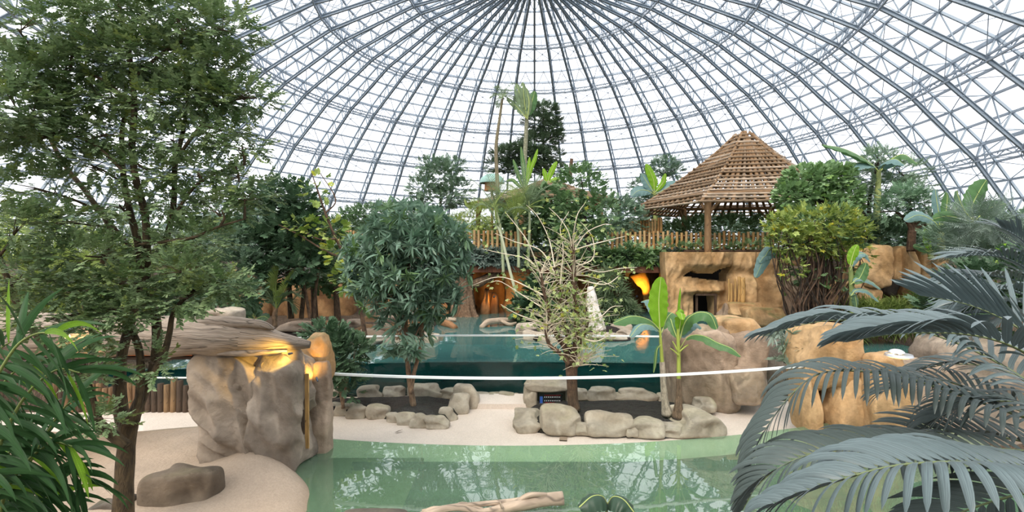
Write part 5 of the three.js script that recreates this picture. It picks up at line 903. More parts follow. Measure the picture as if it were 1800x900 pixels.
  // banana plants
  const stem = std({ color: '#9aa84a', roughness: 0.55 }), sheath = std({ color: '#e2dacb', map: T.bark, bumpMap: T.barkB, bumpScale: 0.015, roughness: 0.85 }), brown = std({ color: '#9c8570', map: T.bark, bumpMap: T.barkB, bumpScale: 0.03, roughness: 0.9 });
  const bn = thing('banana_plant', 'young banana plant with one bright upright yellow-green leaf, left of the pair', 'banana plant', P(1172, 729, 13.8));
  part('sheath', sweep(pathPx([[1173, 730], [1169, 705], [1166, 670], [1164, 636]], 13.8), [0.16, 0.1, 0.085, 0.075], { seg: 14, steps: 14, rough: 0.1 }), sheath, bn);
  part('stem', sweep(pathPx([[1164, 640], [1162, 610], [1160, 575]], 13.8), [0.055, 0.045, 0.03], { seg: 10, steps: 10 }), stem, bn);
  paddle(bn, pathPx([[1160, 590], [1159, 560], [1158, 530], [1160, 505], [1162, 487]], 13.8), 0.58, L.bananaYoung, { seed: 5, s0: 0.14, rib: 0.022, face: V(0.15, 0, 1), fold: 0.1, seg: 24 });
  const q = (pts, w, m, o) => paddle(bn, pts.map(([x, y, d]) => P(x, y, d ?? 13.7)), w, m, o);
  q([[1160, 580, 13.8], [1140, 562, 13.6], [1110, 556, 13.3], [1078, 568, 13.0]], 0.42, L.banana, { seed: 6, rib: 0.018, face: V(0, 1, 0.5), sag: 0.3 });
  q([[1160, 585, 13.8], [1145, 572, 13.4], [1125, 572, 13.0], [1108, 592, 12.8]], 0.3, L.blue, { seed: 7, rib: 0.014, face: V(0, 1, 0.6), sag: 0.3 });
  q([[1160, 575, 13.8], [1150, 545, 14.0], [1140, 528, 14.3], [1128, 530, 14.6]], 0.34, L.blue, { seed: 8, rib: 0.016, face: V(0, 1, 0.6) });
  q([[1163, 585, 13.8], [1172, 560, 14.0], [1182, 550, 14.2], [1186, 560, 14.4]], 0.34, L.banana, { seed: 9, rib: 0.016, face: V(0, 1, 0.5) });
  q([[1161, 606, 13.7], [1155, 615, 13.5], [1152, 640, 13.4], [1149, 655, 13.4]], 0.12, L.banana, { seed: 10, rib: 0.01, face: V(0.4, 0, 1), s0: 0.05 });
  const b2 = thing('banana_plant', 'second young banana plant with a rolled pale new leaf, right of the pair', 'banana plant', P(1192, 733, 13.6));
  part('sheath', sweep(pathPx([[1192, 735], [1193, 712], [1194, 690], [1193, 665]], 13.6), [0.17, 0.11, 0.08, 0.06], { seg: 14, steps: 14, rough: 0.25 }), brown, b2);
  part('stem', sweep(pathPx([[1193, 668], [1193, 630], [1192, 590], [1193, 555]], 13.6), [0.06, 0.05, 0.045, 0.03], { seg: 10, steps: 12 }), stem, b2);
  part('rolled_leaf', sweep(pathPx([[1192, 572], [1193, 545], [1195, 520], [1196, 506]], 13.6), [0.05, 0.07, 0.06, 0.01], { seg: 10, steps: 12, flat: 0.5 }), L.bananaYoung, b2);
  const q2 = (pts, w, m, o) => paddle(b2, pts.map(([x, y, d]) => P(x, y, d ?? 13.6)), w, m, o);
  q2([[1193, 590, 13.6], [1196, 565, 13.5], [1197, 550, 13.3], [1200, 562, 13.1]], 0.3, L.bananaYoung, { seed: 11, rib: 0.014, face: V(0, 0.6, 1) });
  q2([[1194, 600, 13.6], [1205, 565, 13.5], [1225, 550, 13.3], [1248, 553, 13.1], [1260, 578, 13.0]], 0.46, L.banana, { seed: 12, rib: 0.018, face: V(0, 1, 0.6), sag: 0.3 });
  q2([[1193, 600, 13.6], [1204, 580, 13.7], [1218, 566, 13.9], [1232, 575, 14.1]], 0.34, L.blue, { seed: 13, rib: 0.016, face: V(0, 1, 0.6), sag: 0.3 });
  q2([[1194, 615, 13.6], [1210, 592, 13.4], [1235, 590, 13.1], [1262, 603, 12.8], [1285, 612, 12.6], [1302, 626, 12.5]], 0.3, L.banana, { seed: 14, rib: 0.014, face: V(0, 1, 0.5), s0: 0.2, sag: 0.4 });
  q2([[1192, 600, 13.6], [1183, 575, 13.8], [1178, 560, 14.0], [1170, 562, 14.2]], 0.3, L.banana, { seed: 15, rib: 0.016, face: V(0, 1, 0.6) });
  for (const [x0, y0, x1, y1] of [[1190, 615, 1182, 600], [1195, 618, 1210, 606], [1193, 625, 1178, 612]]) part('leaf_stalk', sweep(pathPx([[x0, y0], [(x0 + x1) / 2, (y0 + y1) / 2 - 1], [x1, y1]], 13.5), [0.025, 0.014], { seg: 6, steps: 6 }), stem, b2);
  // small frangipani by the rock wall
  const fg = thing('shrub', 'small grey-stemmed shrub with star-shaped leaf rosettes beside the dark gap right of the rock wall', 'shrub', P(1395, 690, 13.5)); [[[[1394, 690], [1390, 660], [1386, 625], [1384, 605]], 13.5], [[[1396, 690], [1400, 650], [1403, 630], [1408, 618]], 13.4], [[[1394, 680], [1380, 660], [1370, 650]], 13.3]].forEach(([p, d]) => part('stem', sweep(pathPx(p, d), [0.03, 0.025, 0.018], { seg: 7, steps: 12 }), M.barkPale, fg));
  foliage(fg, [[1384, 598], [1408, 615], [1368, 645], [1392, 612], [1374, 596]].map(([x, y]) => ({ c: P(x, y, 13.3), r: [0.1, 0.06, 0.1], n: 3 })), SP.lance, L.grey, 75, { lo: 0.6, hi: 0.8, up: 0.8 });
}

// ------------------------------------------------------------------ hanging greenery on the bridge
function ivy(label, x0, x1, y0, y1, D, mat, n, seed, sp = SP.tuft, f = {}) {
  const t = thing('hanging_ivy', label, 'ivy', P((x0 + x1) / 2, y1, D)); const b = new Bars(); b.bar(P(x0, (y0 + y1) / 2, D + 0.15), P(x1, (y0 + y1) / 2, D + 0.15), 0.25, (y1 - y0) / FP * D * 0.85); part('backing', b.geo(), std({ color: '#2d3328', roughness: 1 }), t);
  const k = Math.ceil((x1 - x0) / 12), blobs = []; for (let i = 0; i < k; i++) { const x = lerp(x0, x1, (i + 0.5) / k); blobs.push(blobAt(x, (y0 + y1) / 2, 9, (y1 - y0) / 2 + 2 * Math.sin(i * 1.7), D - 0.1, Math.round(n / k), 0.8)); }
  foliage(t, blobs, sp, mat, seed, { hang: 0.35, shell: 0.5, lo: 0.9, hi: 1.6, ...f }); return t;
}
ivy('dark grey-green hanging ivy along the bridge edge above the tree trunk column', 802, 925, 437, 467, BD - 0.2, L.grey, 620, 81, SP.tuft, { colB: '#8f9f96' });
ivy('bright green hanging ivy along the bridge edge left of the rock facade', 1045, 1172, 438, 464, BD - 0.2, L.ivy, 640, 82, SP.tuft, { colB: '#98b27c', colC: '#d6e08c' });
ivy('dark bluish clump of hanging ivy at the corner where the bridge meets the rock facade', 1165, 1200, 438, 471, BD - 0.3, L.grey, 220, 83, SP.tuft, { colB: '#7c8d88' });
[[1100, 'first'], [1118, 'second'], [1168, 'third'], [1200, 'fourth'], [1222, 'fifth'], [1252, 'sixth'], [1288, 'seventh'], [1312, 'eighth'], [1338, 'ninth']].forEach(([x, o], i) => tree({ name: 'shrub', cat: 'shrub', label: `low green tuft, ${o} from the left along the foot of the gazebo fence`, group: 'tufts at the foot of the gazebo fence', base: P(x, 441, 27.5), seed: 300 + i, blobs: [blobAt(x, 434 - (i % 3) * 2, 9 + (i % 2) * 5, 5 + (i % 3) * 2, 27.4, 22)], sprig: SP.tuft, mat: i % 3 ? L.ivy : L.oval, f: { up: 0.6, lo: 0.9, hi: 1.5 } }));

// ------------------------------------------------------------------ planted background, right
{
  // yellow-green bush over a tangle of stems
  const r = rng(90), D = 20, t = thing('bush', 'yellowing bush over a tall tangle of bare brown stems beside the tan rock facade', 'bush', P(1435, 575, D));
  for (let i = 0; i < 84; i++) { const x0 = 1392 + r() * 82, x1 = x0 + (r() - 0.5) * 110, x2 = x1 + (r() - 0.5) * 60, d = D - 0.8 + r() * 1.6; part('stem', sweep([P(x0, 585, d), P(lerp(x0, x1, 0.3) + (r() - 0.5) * 30, 535, d), P(x1, 480, d), P(x2, 425 - r() * 40, d)], [0.03 + 0.025 * r(), 0.028, 0.022, 0.01], { seg: 6, steps: 12, wob: 0.2, seed: i }), i % 3 ? M.bark : M.barkDark, t); }
  foliage(t, [blobAt(1435, 390, 70, 30, D, 420), blobAt(1395, 420, 46, 26, D, 240), blobAt(1480, 400, 40, 36, D, 230), blobAt(1440, 430, 70, 20, D, 200), blobAt(1375, 395, 28, 18, D - 0.5, 80), blobAt(1500, 440, 30, 40, D, 120), blobAt(1395, 470, 16, 20, D - 0.6, 30)], SP.tuft, L.lime, 91, { lo: 0.7, hi: 1.25, colA: '#ffffff', colB: '#8fa36a', colC: '#ffe04a' });
  foliage(t, [blobAt(1440, 400, 70, 36, D + 0.6, 160), blobAt(1440, 460, 60, 50, D + 0.8, 130)], SP.oval, L.oval, 92, { lo: 0.6, hi: 1.0, colB: '#a3b28a' });
  // vine-clad tree right of the gazebo
  tree({ label: 'vine-clad round tree with broad green leaves hiding the right side of the gazebo roof', base: P(1440, 470, 23), seed: 93, bark: M.barkDark, trunk: [[[[1445, 480], [1440, 420], [1446, 360], [1450, 310]], 23, [8, 7, 6, 3]]], twig: 4, tr: 0.06, blobs: [blobAt(1420, 320, 40, 26, 23, 600), blobAt(1395, 345, 30, 24, 22.6, 360), blobAt(1455, 320, 34, 30, 23.2, 480), blobAt(1480, 350, 30, 30, 23, 360), blobAt(1430, 355, 40, 26, 22.8, 400), blobAt(1480, 310, 20, 18, 23, 180)], sprig: SP.broad, mat: L.ivy, f: { lo: 0.3, hi: 0.5, colA: '#ffffff', colB: '#a7bd8e', colC: '#e6efb0' } });
  // layered tree behind
  tree({ label: 'tall layered fine-leaved tree rising above the far right rock outcrop', base: P(1530, 470, 26), seed: 94, bark: M.barkDark, trunk: [[[[1532, 470], [1528, 400], [1530, 340], [1545, 280]], 26, [5, 4, 3, 2]], [[[1529, 390], [1560, 340], [1590, 310]], 26, [3, 2.4, 1.5]], [[[1529, 390], [1500, 350], [1490, 320]], 26, [3, 2.4, 1.5]]], twig: 4, tr: 0.04, blobs: [blobAt(1540, 285, 40, 14, 26, 138), blobAt(1580, 300, 50, 14, 26, 169), blobAt(1510, 312, 44, 14, 26, 138), blobAt(1560, 325, 56, 14, 25.6, 184), blobAt(1500, 340, 34, 12, 25.6, 92), blobAt(1610, 325, 30, 10, 26, 67), blobAt(1545, 350, 50, 12, 25.6, 138), blobAt(1540, 272, 20, 10, 26, 46)], sprig: SP.fine, mat: leafMat('#a0b79c'), f: { flat: 0.4, lo: 0.6, hi: 1.0, colB: '#9fb49a' } });
  // papaya-like tree on the outcrop
  const pd = 22.4; tree({ label: 'umbrella-shaped tree with ringed brown trunk and upswept limbs on top of the far right outcrop', base: P(1602, 440, pd), seed: 95, bark: M.bark, trunk: [[[[1602, 442], [1602, 425], [1603, 405]], pd, [7, 6.5, 6]], [[[1603, 408], [1595, 390], [1575, 372]], pd, [4, 3, 2]], [[[1603, 408], [1612, 390], [1640, 375]], pd, [4, 3, 2]], [[[1603, 408], [1603, 385], [1600, 360]], pd, [4, 3, 2]], [[[1606, 405], [1625, 395], [1650, 398]], pd, [3, 2.4, 1.5]]], twig: 5, tr: 0.03, blobs: [blobAt(1590, 350, 40, 14, pd, 187), blobAt(1625, 360, 34, 14, pd, 156), blobAt(1565, 372, 30, 12, pd, 109), blobAt(1640, 385, 24, 10, pd, 78), blobAt(1600, 338, 24, 10, pd, 78)], sprig: SP.fine, mat: leafMat('#a0b79c'), f: { flat: 0.3, lo: 0.55, hi: 0.9, colA: '#f0fff4', colB: '#8fa894' } });
  // banana-like plants
  const bs = thing('banana_plant', 'tall banana plant with wide arching leaves above the layered tree', 'banana plant', P(1540, 440, 25)); part('stem', sweep(pathPx([[1540, 450], [1542, 360], [1545, 300]], 25), [0.2, 0.16, 0.1], { seg: 10, steps: 10 }), std({ color: '#8f9a5a', roughness: 0.6 }), bs);
  [[[1545, 302, 25], [1520, 280, 24.6], [1485, 262, 24.2], [1446, 254, 23.8]], [[1545, 302, 25], [1530, 288, 24.8], [1500, 288, 24.4], [1470, 305, 24]], [[1546, 302, 25], [1570, 278, 25], [1590, 272, 24.8], [1613, 288, 24.6]], [[1546, 300, 25], [1560, 284, 24.4], [1575, 280, 24], [1590, 290, 23.8]]].forEach((p, i) => paddle(bs, p.map(([x, y, d]) => P(x, y, d)), 0.75, i % 2 ? L.blue : L.banana, { seed: 20 + i, rib: 0.03, face: V(0, 1, 0.4), sag: 0.3 }));
  const b3 = thing('banana_plant', 'banana plant with a broad torn upright leaf at the right under the dome edge', 'banana plant', P(1740, 440, 19)); part('stem', sweep(pathPx([[1742, 470], [1728, 420], [1715, 385]], 19), [0.2, 0.16, 0.1], { seg: 10, steps: 10 }), std({ color: '#8f9a5a', roughness: 0.6 }), b3);
  [[[[1712, 390], [1708, 365], [1722, 335], [1734, 316]], 0.75], [[[1715, 388], [1730, 372], [1750, 362], [1768, 358]], 0.55], [[[1712, 390], [1695, 370], [1684, 345], [1682, 335]], 0.45], [[[1712, 392], [1690, 385], [1665, 380], [1640, 385]], 0.5]].forEach(([p, w], i) => paddle(b3, pathPx(p, 18.8 - 0.15 * i), w, i === 2 ? L.dark : L.banana, { seed: 30 + i, rib: 0.025, face: V(0.2, 0.4, 1) }));
  const b4 = thing('banana_plant', 'banana plant with upright grey-green leaves between the umbrella-shaped tree and the torn-leaf banana', 'banana plant', P(1655, 445, 21)); part('stem', sweep(pathPx([[1655, 450], [1654, 415], [1652, 395]], 21), [0.16, 0.12, 0.08], { seg: 10, steps: 8 }), std({ color: '#8f9a5a', roughness: 0.6 }), b4);
  [[[[1652, 400], [1650, 375], [1646, 350], [1644, 333]], 0.45], [[[1653, 400], [1662, 375], [1665, 350], [1664, 338]], 0.42], [[[1652, 402], [1640, 388], [1615, 378], [1590, 388]], 0.5], [[[1653, 402], [1665, 385], [1680, 370], [1686, 352]], 0.36]].forEach(([p, w], i) => paddle(b4, pathPx(p, 20.8), w, i % 2 ? L.banana : L.blue, { seed: 40 + i, rib: 0.022, face: V(0.1, 0.5, 1) }));
  const b5 = thing('banana_plant', 'low banana plant with one sunlit upright leaf behind the outcrop slabs', 'banana plant', P(1635, 455, 22)); part('stem', sweep(pathPx([[1637, 456], [1636, 446], [1636, 440]], 22), [0.12, 0.1], { seg: 8 }), std({ color: '#8f9a5a', roughness: 0.6 }), b5);
  [[[[1637, 446], [1633, 430], [1630, 415], [1626, 402]], 0.42, 1], [[[1636, 446], [1620, 436], [1605, 432]], 0.34, 0], [[[1637, 447], [1648, 438], [1660, 430]], 0.3, 0]].forEach(([p, w, y], i) => paddle(b5, pathPx(p, 22), w, y ? L.bananaYoung : L.banana, { seed: 50 + i, rib: 0.02, face: V(0.1, 0.3, 1) }));
  const b6 = thing('plant', 'single bright sunlit leaf among the dark greenery above the second palm', 'plant', P(1760, 500, 15)); part('stem', sweep(pathPx([[1752, 520], [1750, 490], [1748, 468]], 15), [0.03, 0.025], { seg: 6 }), std({ color: '#9aa84a', roughness: 0.6 }), b6); paddle(b6, pathPx([[1747, 472], [1752, 458], [1762, 444], [1776, 430]], 15), 0.42, L.bananaYoung, { seed: 55, rib: 0.014, face: V(0.2, 0.2, 1) });
  // big blue-green leaves in the tangle
  const b7 = thing('banana_plant', 'banana plant with blue-green drooping leaves beside the stem tangle', 'banana plant', P(1500, 570, 18.6)); part('stem', sweep(pathPx([[1502, 580], [1498, 520], [1495, 470]], 18.6), [0.12, 0.1, 0.07], { seg: 8, steps: 8 }), std({ color: '#7c8a4e', roughness: 0.6 }), b7);
  [[[[1495, 475], [1505, 450], [1520, 446], [1530, 460]], 0.34, L.blue], [[[1494, 470], [1498, 452], [1503, 438], [1507, 430]], 0.34, L.bananaYoung], [[[1496, 500], [1508, 490], [1530, 495], [1548, 508]], 0.3, L.blue], [[[1496, 520], [1505, 510], [1525, 512], [1545, 530]], 0.3, L.blue], [[[1495, 500], [1510, 490], [1520, 470], [1522, 462]], 0.4, L.banana], [[[1496, 525], [1500, 515], [1504, 525], [1506, 540]], 0.32, L.dark]].forEach(([p, w, m], i) => paddle(b7, pathPx(p, 18.4), w, m, { seed: 60 + i, rib: 0.016, face: V(0, 0.8, 0.6) }));
  const b8 = thing('banana_plant', 'banana leaves poking from the tan rock facade left of the stem tangle', 'banana plant', P(1375, 500, 21)); part('stem', sweep(pathPx([[1378, 520], [1374, 480], [1368, 455]], 21), [0.1, 0.08, 0.05], { seg: 8, steps: 8 }), std({ color: '#7c8a4e', roughness: 0.6 }), b8);
  [[[[1368, 458], [1362, 440], [1350, 442], [1328, 488]], 0.5], [[[1370, 458], [1372, 445], [1380, 440], [1388, 452]], 0.45], [[[1369, 458], [1360, 448], [1345, 450], [1335, 462]], 0.4]].forEach(([p, w], i) => paddle(b8, pathPx(p, 21), w, L.blue, { seed: 70 + i, rib: 0.018, face: V(0, 0.7, 0.7) }));
  const masses = [
    ['dark green thicket filling the gap behind the outcrop below the umbrella-shaped tree', 24.5, [[1500, 420, 50, 30, 130], [1550, 415, 50, 30, 130], [1575, 425, 40, 20, 70]], SP.oval, L.dark],
    ['mixed green shrubbery right of the outcrop under the torn-leaf banana', 19, [[1690, 420, 50, 26, 150], [1740, 420, 50, 30, 150], [1790, 430, 40, 30, 110]], SP.fine, L.far],
    ['pale feathery shrub under the torn-leaf banana', 17.5, [[1728, 392, 30, 14, 60], [1735, 440, 50, 22, 110]], SP.feather, L.grey],
    ['low ferny undergrowth at the foot of the far right outcrop', 20.5, [[1530, 560, 50, 16, 110], [1590, 558, 60, 18, 130], [1650, 545, 50, 22, 110], [1480, 575, 30, 14, 50]], SP.strap, L.palmLight],
    ['dark greenery behind the second palm at the right edge', 14, [[1720, 500, 50, 30, 120], [1780, 490, 50, 40, 150], [1680, 540, 50, 24, 90], [1760, 560, 60, 40, 120]], SP.oval, L.dark]];
  masses.forEach(([label, d, bl, sp, m], i) => tree({ name: 'shrubbery', cat: 'shrubbery', label, base: P(bl[0][0], bl[0][1] + bl[0][3], d), seed: 110 + i, blobs: bl.map(([x, y, rx, ry, n]) => blobAt(x, y, rx, ry, d, n * 2)), sprig: sp, mat: m, f: { lo: 0.55, hi: 0.95, colB: '#9db093' } }));
}
// ------------------------------------------------------------------ planted background, centre
{
  // round dark bush in front of the fence
  tree({ name: 'bush', cat: 'bush', label: 'big round dark small-leaved bush hanging over the fence at the middle of the bridge', base: P(1030, 440, 27), seed: 120, bark: M.barkDark, trunk: [[[[1035, 450], [1030, 400], [1025, 350]], 27, [4, 3, 2]]], twig: 4, tr: 0.04, blobs: [blobAt(1020, 335, 44, 40, 27, 260), blobAt(1050, 375, 34, 40, 27, 180), blobAt(1010, 380, 40, 36, 26.8, 200), blobAt(1030, 420, 40, 24, 26.8, 150), blobAt(1020, 305, 26, 16, 27, 60)], sprig: SP.oval, mat: L.oval, f: { lo: 0.6, hi: 1.0, colB: '#a9bb95', colC: '#d4e0a4' } });
  tree({ name: 'bush', cat: 'bush', label: 'grey-green bush between the round dark bush and the gazebo', base: P(1095, 420, 30), seed: 121, blobs: [blobAt(1085, 375, 34, 28, 30, 150), blobAt(1110, 385, 30, 24, 31, 100), blobAt(1075, 400, 30, 18, 30, 80)], sprig: SP.oval, mat: L.far, f: { lo: 0.7, hi: 1.1, colB: '#9bb09a' } });
  // tree group left of the gazebo
  tree({ label: 'round-topped grey-green tree left of the gazebo roof', base: P(1160, 400, 40), seed: 122, bark: M.barkDark, trunk: [[[[1158, 410], [1160, 350], [1168, 310]], 40, [3, 2.5, 1.5]]], twig: 4, tr: 0.05, blobs: [blobAt(1170, 290, 22, 14, 40, 180), blobAt(1155, 300, 20, 14, 40, 140), blobAt(1132, 328, 24, 14, 40, 160), blobAt(1185, 300, 14, 10, 40, 68), blobAt(1125, 350, 24, 18, 39, 180), blobAt(1150, 360, 30, 20, 39, 220), blobAt(1140, 385, 36, 18, 38, 220)], sprig: SP.far, mat: L.far, f: { lo: 0.5, hi: 0.85, colB: '#9db0a0' } });
  const bb = thing('banana_plant', 'banana plant with one bright upright leaf in front of the round-topped grey-green tree', 'banana plant', P(1150, 390, 37)); part('stem', sweep(pathPx([[1152, 400], [1152, 360], [1150, 335]], 37), [0.2, 0.16, 0.1], { seg: 8, steps: 8 }), std({ color: '#8f9a5a', roughness: 0.6 }), bb);
  [[[[1150, 340], [1149, 318], [1142, 300], [1136, 288]], 0.7, 1], [[[1150, 340], [1140, 325], [1132, 312], [1128, 305]], 0.7, 0], [[[1150, 340], [1165, 322], [1168, 312], [1170, 305]], 0.4, 1], [[[1150, 342], [1165, 335], [1185, 325], [1198, 335]], 1.0, 0], [[[1150, 342], [1138, 335], [1122, 335], [1110, 345]], 0.9, 0]].forEach(([p, w, y], i) => paddle(bb, pathPx(p, 36.8), w, y ? L.bananaYoung : L.blue, { seed: 80 + i, rib: 0.03, face: V(0, 0.5, 1) }));
  // tall dark layered tree at the centre
  tree({ label: 'tallest dark tree with layered crown standing at the centre under the dome', base: P(960, 400, 44), seed: 123, bark: M.barkDark, trunk: [[[[960, 420], [958, 330], [955, 250], [955, 190]], 44, [3, 2.4, 2, 1]]], twig: 6, tr: 0.06, blobs: [blobAt(958, 193, 22, 9, 44, 180), blobAt(952, 212, 32, 12, 44, 330), blobAt(966, 228, 22, 10, 44, 180), blobAt(970, 240, 20, 8, 44, 132), blobAt(945, 248, 34, 12, 44, 330), blobAt(915, 265, 30, 12, 43, 270), blobAt(890, 272, 28, 12, 43, 240), blobAt(880, 290, 26, 10, 43, 180), blobAt(935, 275, 36, 14, 43, 330), blobAt(965, 272, 26, 8, 44, 132), blobAt(925, 295, 40, 14, 43, 330), blobAt(965, 295, 26, 10, 44, 150)], sprig: SP.far, mat: leafMat('#6f8468'), f: { flat: 0.3, lo: 0.65, hi: 1.1, colB: '#97a88c' } });
  const tp = thing('palm', 'tall thin pale-trunked palm with a small ragged crown left of the tallest dark tree', 'palm', P(876, 400, 38)); part('trunk', sweep(pathPx([[876, 420], [874, 320], [872, 260], [878, 210], [884, 168]], 38), [0.17, 0.15, 0.14, 0.11, 0.08], { seg: 9, steps: 24 }), std({ color: '#a9a285', map: T.bark, roughness: 0.85 }), tp);
  palmCrown(tp, P(884, 168, 38), 9, 1.3, 0.5, 0.06, L.palmMid, 130, { n: 12, arch: 0.3, e0: 1.2, e1: -0.5 });
  const tb = thing('traveller_palm', 'tall banana-like palm with torn upright leaves above the tallest dark tree', 'palm', P(925, 400, 39)); part('trunk', sweep(pathPx([[924, 400], [922, 300], [924, 250], [926, 205]], 39), [0.22, 0.18, 0.17, 0.15], { seg: 9, steps: 24 }), std({ color: '#b9c0a4', map: T.bark, roughness: 0.8 }), tb);
  [[[[925, 208], [918, 185], [912, 160], [907, 147]], 0.8], [[[926, 208], [922, 180], [920, 160], [919, 145]], 0.7], [[[927, 208], [932, 190], [937, 172], [940, 160]], 0.8], [[[925, 208], [912, 192], [900, 180], [890, 172]], 0.5], [[[927, 210], [930, 180], [927, 165], [925, 155]], 0.5]].forEach(([p, w], i) => paddle(tb, pathPx(p, 38.8 - 0.1 * i), w, i === 2 ? L.banana : L.palmMid, { seed: 90 + i, rib: 0.04, face: V(0.1, 0.2, 1), tears: i === 2 ? 0 : 0.6 }));
  const sm = thing('plant', 'spiky upright green plant at the foot of the tall banana-like palm', 'plant', P(922, 330, 34)); [[[[922, 335], [921, 300], [918, 275], [916, 258]], 0.32], [[[923, 335], [932, 300], [940, 280], [945, 262]], 0.3], [[[921, 335], [912, 310], [906, 292], [902, 280]], 0.3], [[[924, 335], [928, 310], [930, 290], [931, 276]], 0.3], [[[920, 335], [908, 322], [900, 316], [890, 318]], 0.28]].forEach(([p, w], i) => paddle(sm, pathPx(p, 34), w, i % 2 ? L.bananaYoung : L.banana, { seed: 95 + i, rib: 0.02, face: V(0.1, 0.2, 1) }));
  const yb = thing('banana_plant', 'small bright banana plant right of the spiky plant above the round dark bush', 'banana plant', P(966, 320, 34)); [[[[962, 322], [968, 305], [974, 292], [979, 284]], 0.4], [[[962, 322], [958, 305], [955, 296]], 0.35], [[[963, 322], [975, 315], [990, 312]], 0.3]].forEach(([p, w], i) => paddle(yb, pathPx(p, 34), w, L.bananaYoung, { seed: 100 + i, rib: 0.02, face: V(0.1, 0.3, 1) }));
  solo('stump', 'thin bare brown trunk stub standing above the round dark bush', 'tree trunk', sweep(pathPx([[1002, 320], [1003, 298], [1005, 279]], 33), [0.14, 0.13, 0.11], { seg: 8, steps: 6 }), M.bark);
  // areca palms
  const ar = [[885, 478, 872, 330, 27.2, 'left'], [912, 470, 905, 345, 26.8, 'middle'], [928, 470, 930, 320, 27.6, 'right']];
  ar.forEach(([x0, y0, x1, y1, d, w], i) => { const t = thing('palm', `slender feathery palm arching over the fence, ${w} one of the three on the bridge`, 'palm', P(x0, y0, d), 'slender palms on the bridge'); part('trunk', sweep(pathPx([[x0, y0], [(x0 + x1) / 2 + 2, (y0 + y1) / 2], [x1, y1 + 40]], d), [0.09, 0.07, 0.06], { seg: 8, steps: 12 }), std({ color: '#a6b08a', roughness: 0.7 }), t); palmCrown(t, P(x1, y1 + 40, d), 11, 2.2, 0.55, 0.03, i === 1 ? L.palmLight : L.palmMid, 140 + i * 7, { n: 22, arch: 0.17, e0: 1.45, e1: 0.45, a0: i * 2 }); });
  const ap = thing('palm', 'broad feather palm leaning left of the picket fence above the trunk column', 'palm', P(882, 545, 25.6)); part('trunk', sweep(pathPx([[912, 530], [900, 490], [890, 450], [880, 410], [872, 395]], 25.6), [0.07, 0.08, 0.07, 0.05], { seg: 9, steps: 16 }), std({ color: '#b3b89a', roughness: 0.7 }), ap);
  [[[[874, 398], [860, 368], [845, 360], [828, 372]]], [[[874, 398], [870, 365], [880, 345], [890, 335]]], [[[875, 398], [890, 375], [912, 365], [935, 375]]], [[[874, 398], [850, 385], [832, 390], [818, 405]]], [[[875, 398], [885, 380], [892, 372], [905, 385]]]].forEach(([p], i) => palmFrond(ap, pathPx(p, 25.4 + 0.15 * i), [0.03, 0.01], 26, 0.75, 0.045, i % 2 ? L.palmLight : L.palmMid, { seed: 150 + i, droop: 1.0 }));
  const sh = [
    ['yellow-green shrub behind the fence above the trunk column', 31, [[848, 382, 36, 24, 130], [820, 398, 30, 18, 80], [880, 392, 30, 20, 80], [795, 400, 24, 18, 60]], SP.fine, L.lime],
    ['grey-green rounded tree left of the dome lantern', 36, [[775, 308, 38, 22, 170], [745, 330, 26, 20, 90], [800, 335, 30, 24, 120], [770, 350, 44, 16, 130], [760, 290, 24, 12, 50], [790, 290, 26, 12, 50]], SP.far, L.far],
    ['low spreading trees beyond the fence above the mango tree crown', 38, [[650, 375, 44, 14, 130], [700, 375, 44, 16, 130], [615, 388, 34, 16, 90], [650, 400, 60, 18, 150], [590, 405, 40, 20, 110], [720, 400, 50, 20, 120]], SP.far, L.oval],
    ['low greenery behind the gazebo fence under the lath roof', 36, [[1230, 402, 44, 22, 160], [1290, 402, 44, 22, 160], [1190, 408, 36, 18, 110], [1350, 400, 44, 22, 150], [1130, 410, 40, 18, 110], [1410, 400, 40, 24, 120]], SP.far, L.oval],
    ['dense low shrubs along the back of the bridge deck between the two fence stretches', 33, [[830, 425, 40, 16, 110], [890, 424, 40, 18, 120], [950, 420, 44, 24, 160], [1010, 420, 44, 24, 160], [1070, 425, 40, 16, 110]], SP.oval, L.oval],
    ['broad-leaved greenery around the palms in front of the farther lath roof', 30, [[930, 380, 50, 26, 130], [985, 395, 40, 24, 90], [960, 345, 30, 16, 60], [905, 420, 40, 14, 60]], SP.broad, L.oval],
    ['greenery hanging below the bridge edge behind the bare twiggy tree', 27.8, [[945, 455, 30, 18, 90], [990, 460, 40, 18, 110], [1030, 465, 30, 16, 70], [950, 480, 40, 14, 60]], SP.tuft, L.dark],
    ['dark leafy plants by the water under the bridge behind the twiggy tree', 25.5, [[925, 545, 24, 22, 70], [945, 520, 24, 30, 80], [975, 560, 30, 16, 50]], SP.broad, L.dark],
    ['long-leaved fern bed under the bridge beside the dead white trunk', 25.8, [[1075, 520, 24, 16, 46], [1062, 545, 24, 12, 40], [1098, 545, 22, 10, 30], [1065, 495, 20, 16, 30]], SP.strap, L.palmMid]];
  sh.forEach(([label, d, bl, sp, m], i) => tree({ name: i === 1 ? 'tree' : 'shrubbery', cat: i === 1 ? 'tree' : 'shrubbery', label, base: P(bl[0][0], bl[0][1] + bl[0][3] + (i === 1 ? 60 : 0), d), seed: 160 + i, bark: M.barkDark, trunk: i === 1 ? [[[[772, 420], [774, 370], [775, 320]], 36, [3, 2.4, 1.5]]] : undefined, blobs: bl.map(([x, y, rx, ry, n]) => blobAt(x, y, rx, ry, d, n * 2)), sprig: sp, mat: m, f: { lo: 0.5, hi: 0.9, colB: '#a3b398' } }));
}
